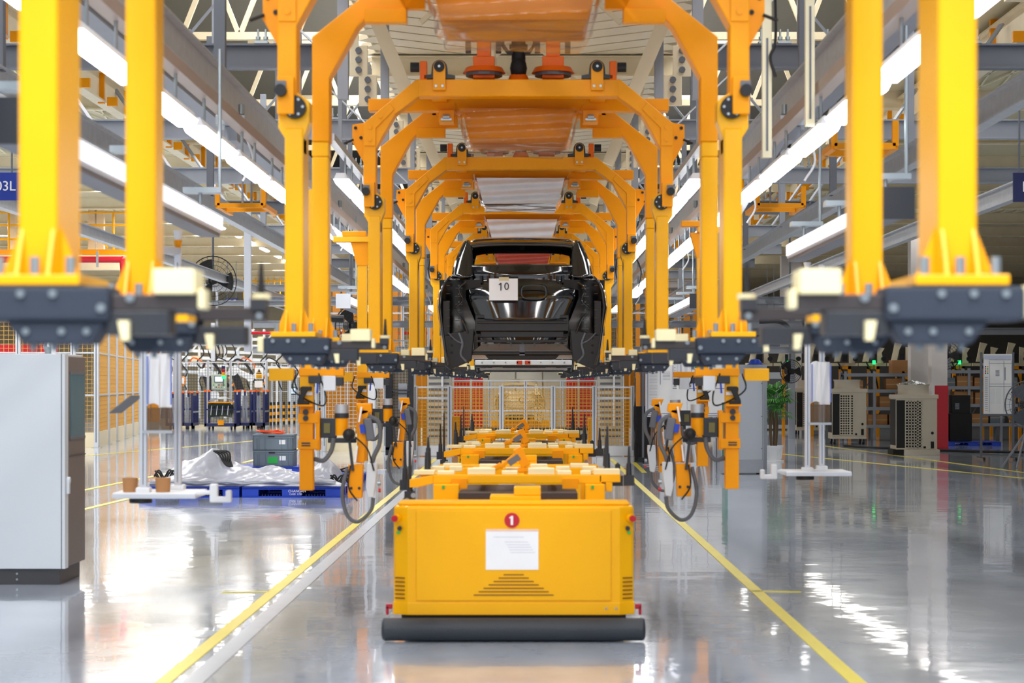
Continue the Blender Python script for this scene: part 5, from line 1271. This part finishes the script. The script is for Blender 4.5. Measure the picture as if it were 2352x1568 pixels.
# robots
def robot(label, loc, s=1, mat=WHT, tool=True):
    t = thing('welding_robot', label, 'robot', loc, group='white welding robots')
    MB().cyl((0, 0, 0), (0, 0, .5), .3, 20, .24).build('base', GSD, t, smooth=True)
    MB().cyl((0, 0, .5), (0, 0, .9), .26, 20, .2).build('turret', mat, t, smooth=True)
    MB().cyl((0, -.2, .95), (0, .2, .95), .22, 20).build('shoulder', mat, t, smooth=True)
    MB().bar((0, 0, .95), (s*-.35, 0, 1.95), .26, .3).build('lower_arm', RUB, t, bevel=.05)
    MB().cyl((s*-.35, -.2, 1.95), (s*-.35, .2, 1.95), .2, 20).build('elbow', mat, t, smooth=True)
    MB().bar((s*-.35, 0, 2.0), (s*.35, 0, 1.65), .22, .24).build('upper_arm', mat, t, bevel=.05)
    MB().bar((s*.35, 0, 1.65), (s*.75, 0, 1.35), .16, .16).build('fore_arm', RUB, t, bevel=.03)
    MB().cyl((s*.36, -.15, 1.64), (s*.36, .15, 1.64), .15, 16).build('wrist', mat, t, smooth=True)
    MB().tube(catmull([(s*-.5, .1, 1.9), (s*-.3, .05, 2.4), (s*.1, 0, 2.3), (s*.45, 0, 1.8)]), .05, 8).build('hose', RUB, t, smooth=True)
    if tool: MB().tube(catmull([(s*.7, -.1, 1.7), (s*.95, -.1, 1.72), (s*1.0, -.1, 1.5), (s*.8, -.1, 1.3), (s*.85, -.1, 1.05)]), .045, 8).build('orange_hose', M('orange_hose', (250, 150, 50), .4) if 'orange_hose' not in MATS else MATS['orange_hose'], t, smooth=True)
    return t
rb = robot('white and black robot arm with orange hose behind the mesh fence, left distance', (-11.9, 83, .35))
dup(rb, (-13.6, 86, .3), 'white robot arm left of the one with the orange hose', rz=.6)
dup(rb, (-15.2, 84, .3), 'white robot arm at the left end behind the blue carts', rz=-.5)
dup(rb, (-10.2, 95, .5), 'white robot arm farther back between fence and kiosk', rz=2.5)
# bright white machinery clutter: beams, boxes, ducts
t = thing('weld_line_frame', 'bright white machine framework above the robots in the left distance', 'machine', (0, 0, 0))
random.seed(21)
for k in range(7): MB().bar((-17, 90+k*.8, 2.35+.33*k), (-8.2, 91+k*.8, 2.05+.33*k), .16, .14).build('white_beam', WHT, t)
for k in range(16):
    x = -17+k*.58; MB().bar((x, 89, .2), (x, 89, 4.2), .1).build('upright', LGR if k % 2 else WHT, t)
for k in range(9): MB().bar((-17+k*1.0, 88.8, 3.2), (-16.2+k*1.0, 88.8, 4.2), .08).build('strut', WHT, t)
for k in range(9):
    x = -16.8+k*.95; MB().box(x, x+.4, 88.2, 88.7, 2.7+.4*(k % 2), 3.0+.4*(k % 2)).build('unit_box', (BCP, LGR, CRM)[k % 3], t)
for k in range(12):
    x = -16.6+k*.7; MB().tube(catmull([(x, 88, 3.6), (x+.2, 87.9, 3.1), (x-.1, 87.9, 2.7), (x+.15, 88, 2.3), (x, 88, 1.9), (x+.12, 88, 1.5)]), .03).build('spiral_hose', RUB, t)
for k in range(7): MB().tube(catmull([(-16+k*1.1, 87.6, 2.6), (-15.8+k*1.1, 87.5, 2.9), (-15.4+k*1.1, 87.6, 2.7), (-15.3+k*1.1, 87.6, 2.4)]), .03).build('cable', ORA if k % 2 else RUB, t)
# operator panel
t = thing('operator_panel', 'grey green operator panel with lit screen on the left distance fence', 'control panel', at(503, 877, 79.6))
MB().box(-.30, .30, 0, .14, -.31, .31).build('housing', M('panel_green_grey', (182, 196, 184), .4), t, bevel=.01)
MB().box(-.19, .19, -.02, 0, -.02, .25).build('screen_bezel', GSD, t); MB().box(-.15, .15, -.026, -.02, .02, .21).build('screen', SCR, t)
for k in range(10): MB().cyl((-.22+.11*(k % 5), -.02, -.12-.09*(k//5)), (-.22+.11*(k % 5), 0, -.12-.09*(k//5)), .024, 10).build('push_button', (GRN, WHT, BLK, ORA)[k % 4], t)
t = thing('stack_light', 'stack light with blue red yellow and green tiers over the operator panel', 'signal lamp', at(513, 858, 79.4))
for k, m_ in enumerate((GLED, YED, DRD, NAV)): MB().cyl((0, 0, -.2+.13*k), (0, 0, -.08+.13*k), .07, 12).build('tier', m_, t)
MB().cyl((0, 0, -.5), (0, 0, -.2), .03, 8).build('pole', GSD, t)
def notice(label, c, wd, hh):
    t = thing('warning_sign', label, 'sign', c)
    MB().box(-wd/2, wd/2, 0, .02, -hh/2, hh/2).build('plate', PAP, t)
    tri = MB().prism([(-wd*.34, -.02), (wd*.34, -.02), (0, hh*.38)], 'y', -.012, 0).build('black_triangle', RUB, t)
    MB().prism([(-wd*.25, .01), (wd*.25, .01), (0, hh*.31)], 'y', -.02, -.012).build('yellow_triangle', YEL, tri)
    MB().prism([(-.03, .04), (.04, .04), (.02, .16), (-.01, .16)], 'y', -.026, -.02).build('pictogram', RUB, tri)
    MB().box(-wd*.36, wd*.36, -.01, 0, -hh*.42, -hh*.1).build('yellow_field', YEL, t)
    b = MB()
    for k in range(2): b.box(-wd*.28, wd*.28, -.014, -.01, -hh*.2-.07*k, -hh*.2-.035-.07*k)
    b.build('caption_line', M('ochre_print', (150, 120, 20), .5) if 'ochre_print' not in MATS else MATS['ochre_print'], t)
notice('warning sign with yellow triangle on the left distance fence', at(595, 857, 79.7), .34, .46)
tag(MB().box(*(lambda p: (p.x-.17, p.x+.17, p.y, p.y+.01, p.z-.12, p.z+.12))(at(413, 874, 79.7))).build('notice', PAP), 'blank white notice on the fence above the left blue carts', 'sign')
tag(MB().box(*(lambda p: (p.x-.16, p.x+.16, p.y, p.y+.01, p.z-.13, p.z+.13))(at(594, 882, 79.7))).build('notice', PAP), 'white leaflet under the warning sign on the fence', 'sign')
# part carts
def cart(label, loc, wdt, dep, h, load):
    t = thing('parts_cart', label, 'cart', loc, group='navy wheeled part carts')
    for x in (0, wdt):
        for y in (0, dep):
            MB().box(x-.04, x+.04, y-.04, y+.04, .12, h).build('corner_post', NAV, t)
            MB().box(x-.05, x+.05, y-.05, y+.05, h, h+.07).build('post_cap', ORA, t)
    MB().box(-.04, wdt+.04, -.04, dep+.04, .12, .24).build('base_frame', NAV, t)
    for z in (.75,): MB().box(0, wdt, -.02, .02, z, z+.05).build('bar', NAV, t); MB().box(0, wdt, dep-.02, dep+.02, z, z+.05).build('bar', NAV, t)
    n = int(dep/.28)
    for k in range(1, n): MB().box(wdt-.03, wdt+.03, k*dep/n-.03, k*dep/n+.03, .24, h-.1).build('slat', NAV, t)
    for y in (0, dep): 
        for x in (.15, wdt-.15): MB().cyl((x-.03, y, .075), (x+.03, y, .075), .075, 12).build('castor', RUB, t); MB().box(x-.03, x+.03, y-.02, y+.02, .08, .14).build('fork', GSD, t)
    MB().box(wdt+.03, wdt+.05, .0, dep, h*.45, h*.45+.06).build('side_rail', GAL, t)
    if load == 'bumper':
        for k in range(12):
            MB().tube(catmull([(.12, .08+.0*k, .95-.0*k), (.2+.05*k, .06+.1*k, 1.0), (.2+.05*k, .0+.1*k, .65), (.3, .1, .55)])[:14], .022).build('bumper_rib', RUB, t)
        MB().grid(lambda u, v: Vector((.08+(wdt-.16)*u, .02+.1*math.sin(v*3), .45+.5*v+.06*math.sin(u*PI))), 10, 6).build('bumper_skin', M('dark_green_plastic', (28, 44, 40), .25) if 'dark_green_plastic' not in MATS else MATS['dark_green_plastic'], t, smooth=True)
        for k in range(13): MB().bar((.14+k*(wdt-.3)/12, -.05, .56), (.18+k*(wdt-.3)/12, -.05, .92), .02).build('rib', LGR if k % 3 == 1 else RUB, t)
        MB().box(.08, wdt-.08, .05, .1, 1.02, 1.07).build('orange_bar', YED, t)
        MB().grid(lambda u, v: Vector((.1+(wdt-.2)*u, .1+.6*v, 1.08+.14*math.sin(PI*u)+.05*math.sin(u*9+v*4))), 10, 6).build('white_wrap', BAG, t, smooth=True)
        MB().box(wdt*.42, wdt*.62, -.07, -.04, .18, .36).build('tow_plate', YED, t)
    else:
        for k in range(2): MB().grid(lambda u, v: Vector((.1+(wdt-.2)*.5*(k+v*.9), -.03+.03*math.sin(u*7+v*4), .25+(h-.4)*u)), 9, 6).build('film_sheet', M('grey_film', (150, 154, 166), .2, bump=.8, bscale=8) if 'grey_film' not in MATS else MATS['grey_film'], t, smooth=True)
    return t
def gl2(x, Y): return ((x-CX)*Y/F, Y, 0)
cart('navy part cart with stacked dark bumpers, centre of the left distance', gl2(472, 76.5), 1.15, .9, 1.45, 'bumper')
cart('navy part cart right behind the bumper cart', gl2(551, 78), .42, 1.4, 1.45, 'x')
cart('navy part cart at the right end of the cart group', gl2(584, 78), .38, 1.2, 1.45, 'x')
cart('navy part cart with grey film, left of the bumper cart', gl2(420, 77.5), .36, 1.3, 1.40, 'film')
cart('navy part cart with grey film at the left end beside the white fixture', gl2(383, 77.5), .42, 1.3, 1.36, 'film')
# bollards
for i, x in enumerate((622, 630, 639, 652, 664, 676, 735, 742)):
    t = thing('striped_bollard', 'yellow and black striped bollard, %s from the left in the left distance' % nth(i).replace('nearest', 'first'), 'bollard', gl2(x, 84.5+i*.6), group='striped bollards')
    for k in range(7): MB().cyl((0, 0, .14*k), (0, 0, .14*(k+1)), .052, 14).build('band', (RUB, YED)[k % 2], t, smooth=True)
# kiosk
t = thing('robot_controller', 'light grey controller cabinet with lit blue screen behind the bollards', 'cabinet', gl2(661, 94))
MB().box(0, .45, 0, .5, .05, 2.15).build('body', LGR, t, bevel=.01); MB().box(.03, .40, -.02, 0, 1.25, 1.6).build('bezel', BLK, t); MB().box(.05, .38, -.03, -.02, 1.3, 1.55).build('screen', SCR, t)
MB().box(.47, .53, 0, .4, .05, 1.6).build('blue_edge', SKB, t); MB().cyl((.12, -.03, .95), (.12, 0, .95), .06, 14).build('red_button', RED, t); MB().cyl((.1, -.03, 1.85), (.1, 0, 1.85), .08, 14).build('dial', BLK, t); MB().box(0.02, .4, .02, .4, 0, .05).build('base', CHA, t)
# posts with papers behind carriers: profile stands
for k, (x, Y, lb) in enumerate(((958, 30, ''), )): pass
def stand(label, x, Y, h):
    t = thing('profile_stand', label, 'stand', gl2(x, Y))
    for q in (0, .16): MB().box(q, q+.06, 0, .06, 0, h).build('post', ALU, t)
    MB().box(0, .22, 0, .05, h-.06, h).build('cap', ALU, t)
    MB().box(-.2, .42, -.15, .25, .0, .04).build('foot', ALU, t)
    MB().box(-.02, .20, -.03, -.02, 1.1, 1.75).build('paper_sleeve', PAP, t)
    return t
stand('white profile stand with paper sleeves left of the black booth', 838, 40, 2.9)
stand('white profile stand seen behind the whiteboard tool arm', 1556, 43.5, 2.85)
# yellow scissor guard rails near rigs: orange guard hooks under light channel
for k, (x, Y, z, s) in enumerate(((-3.75, 26, 4.1, 1), (3.3, 26, 4.1, 1), (3.3, 19.5, 4.1, 1))):
    t = thing('orange_guard', 'orange square guard frame hanging under the steel %s' % ('left of the strip lights', 'right of the strip lights', 'right, nearer the camera')[k], 'guard', (x, Y, z))
    for x in (-.06, .06): MB().cyl((x, .6, .03), (x, .6, .78), .015, 6).build('hanger', GST, t)
    MB().bar((-.3, 0, 0), (.3, 0, 0), .06).bar((-.3, .6, 0), (.3, .6, 0), .06).bar((-.3, 0, 0), (-.3, 0, .25), .06).bar((.3, 0, 0), (.3, 0, .25), .06).bar((-.3, 0, 0), (-.3, 1.2, 0), .06).bar((.3, 0, 0), (.3, 1.2, 0), .06).build('frame', YED, t)
# hanging white cable ducts right top
for k, (x, Y, zt, zb) in enumerate(((1762, 15, 4.9, 3.48), (1861, 15, 5.1, 3.72))):
    a = at(x, 0, Y); t = thing('cable_duct', 'cream hanging cable duct, %s of two at the top right' % ('left', 'right')[k], 'duct', (a.x, Y, zb))
    MB().box(-.035, .035, 0, .06, 0, zt-zb).build('duct', MEZ, t, bevel=.004)
    MB().box(-.008, .008, -.004, 0, .05, .9).build('slot', GSD, t)
    if k == 0: MB().tube(catmull([(.05, -.03, zt-zb), (.06, -.03, .9), (.02, -.03, .75), (.06, -.03, .6)]), .012).build('cable', RUB, t)
# black hose bends
tag(MB().tube(catmull([(-3.0, 26, 2.1), (-2.98, 26, 2.45), (-2.75, 26, 2.62), (-2.4, 26, 2.62)]), .05, 8).tube(catmull([(-3.0, 26.1, 2.1), (-2.95, 26.1, 2.3), (-2.75, 26.1, 2.4), (-2.6, 26.1, 2.2)]), .035, 8).build('bent_hose', RUB, smooth=True), 'thick black bent hose left of the second carrier leg', 'hose')
tag(MB().tube(catmull([at(1744, 738, 40), at(1790, 738, 40), at(1812, 755, 40), at(1818, 782, 40)]), .05, 8).build('bent_hose', RUB, smooth=True), 'black bent hose in front of the cream column on the right', 'hose')
# distant cable on right floor
tag(MB().tube(catmull([(9.9, 53, .03), (11.2, 51.5, .03), (12.0, 50.2, .05), (13.2, 50.4, .03), (14.5, 50.0, .03)]), .035).tube(catmull([(8.9, 56, .03), (9.6, 54, .03), (10.6, 53.6, .03)]), .03).build('floor_cable', RUB), 'black cables trailing over the floor by the cooling units', 'cable')
# far upper clutter left/right behind the carriers: short grey assemblies and yellow carriages on the rails
for i in range(8):
    y = 18.6+4.9*i
    for s, X in ((-1, -2.78), (1, 2.5)):
        t = thing('rail_trolley', 'small grey and yellow trolley on the %s rail, %s from the camera' % ('left' if s < 0 else 'right', nth(i)), 'trolley', (X, y, 4.13), group='rail trolleys')
        MB().box(-.14, .14, 0, .35, .06, .16).build('carriage', GAL, t, bevel=.01); MB().box(-.06, .06, .05, .3, -.08, .06).build('block', YED if i % 2 else GST, t, bevel=.01)
        for x in (-.1, .1): MB().cyl((x, .05, .17), (x, .05, .26), .03, 10).build('wheel', ZINC, t)
        MB().tube(catmull([(.1, .1, .05), (.2, .1, -.25), (.1, .1, -.45)]), .012).build('cable', WHT, t)
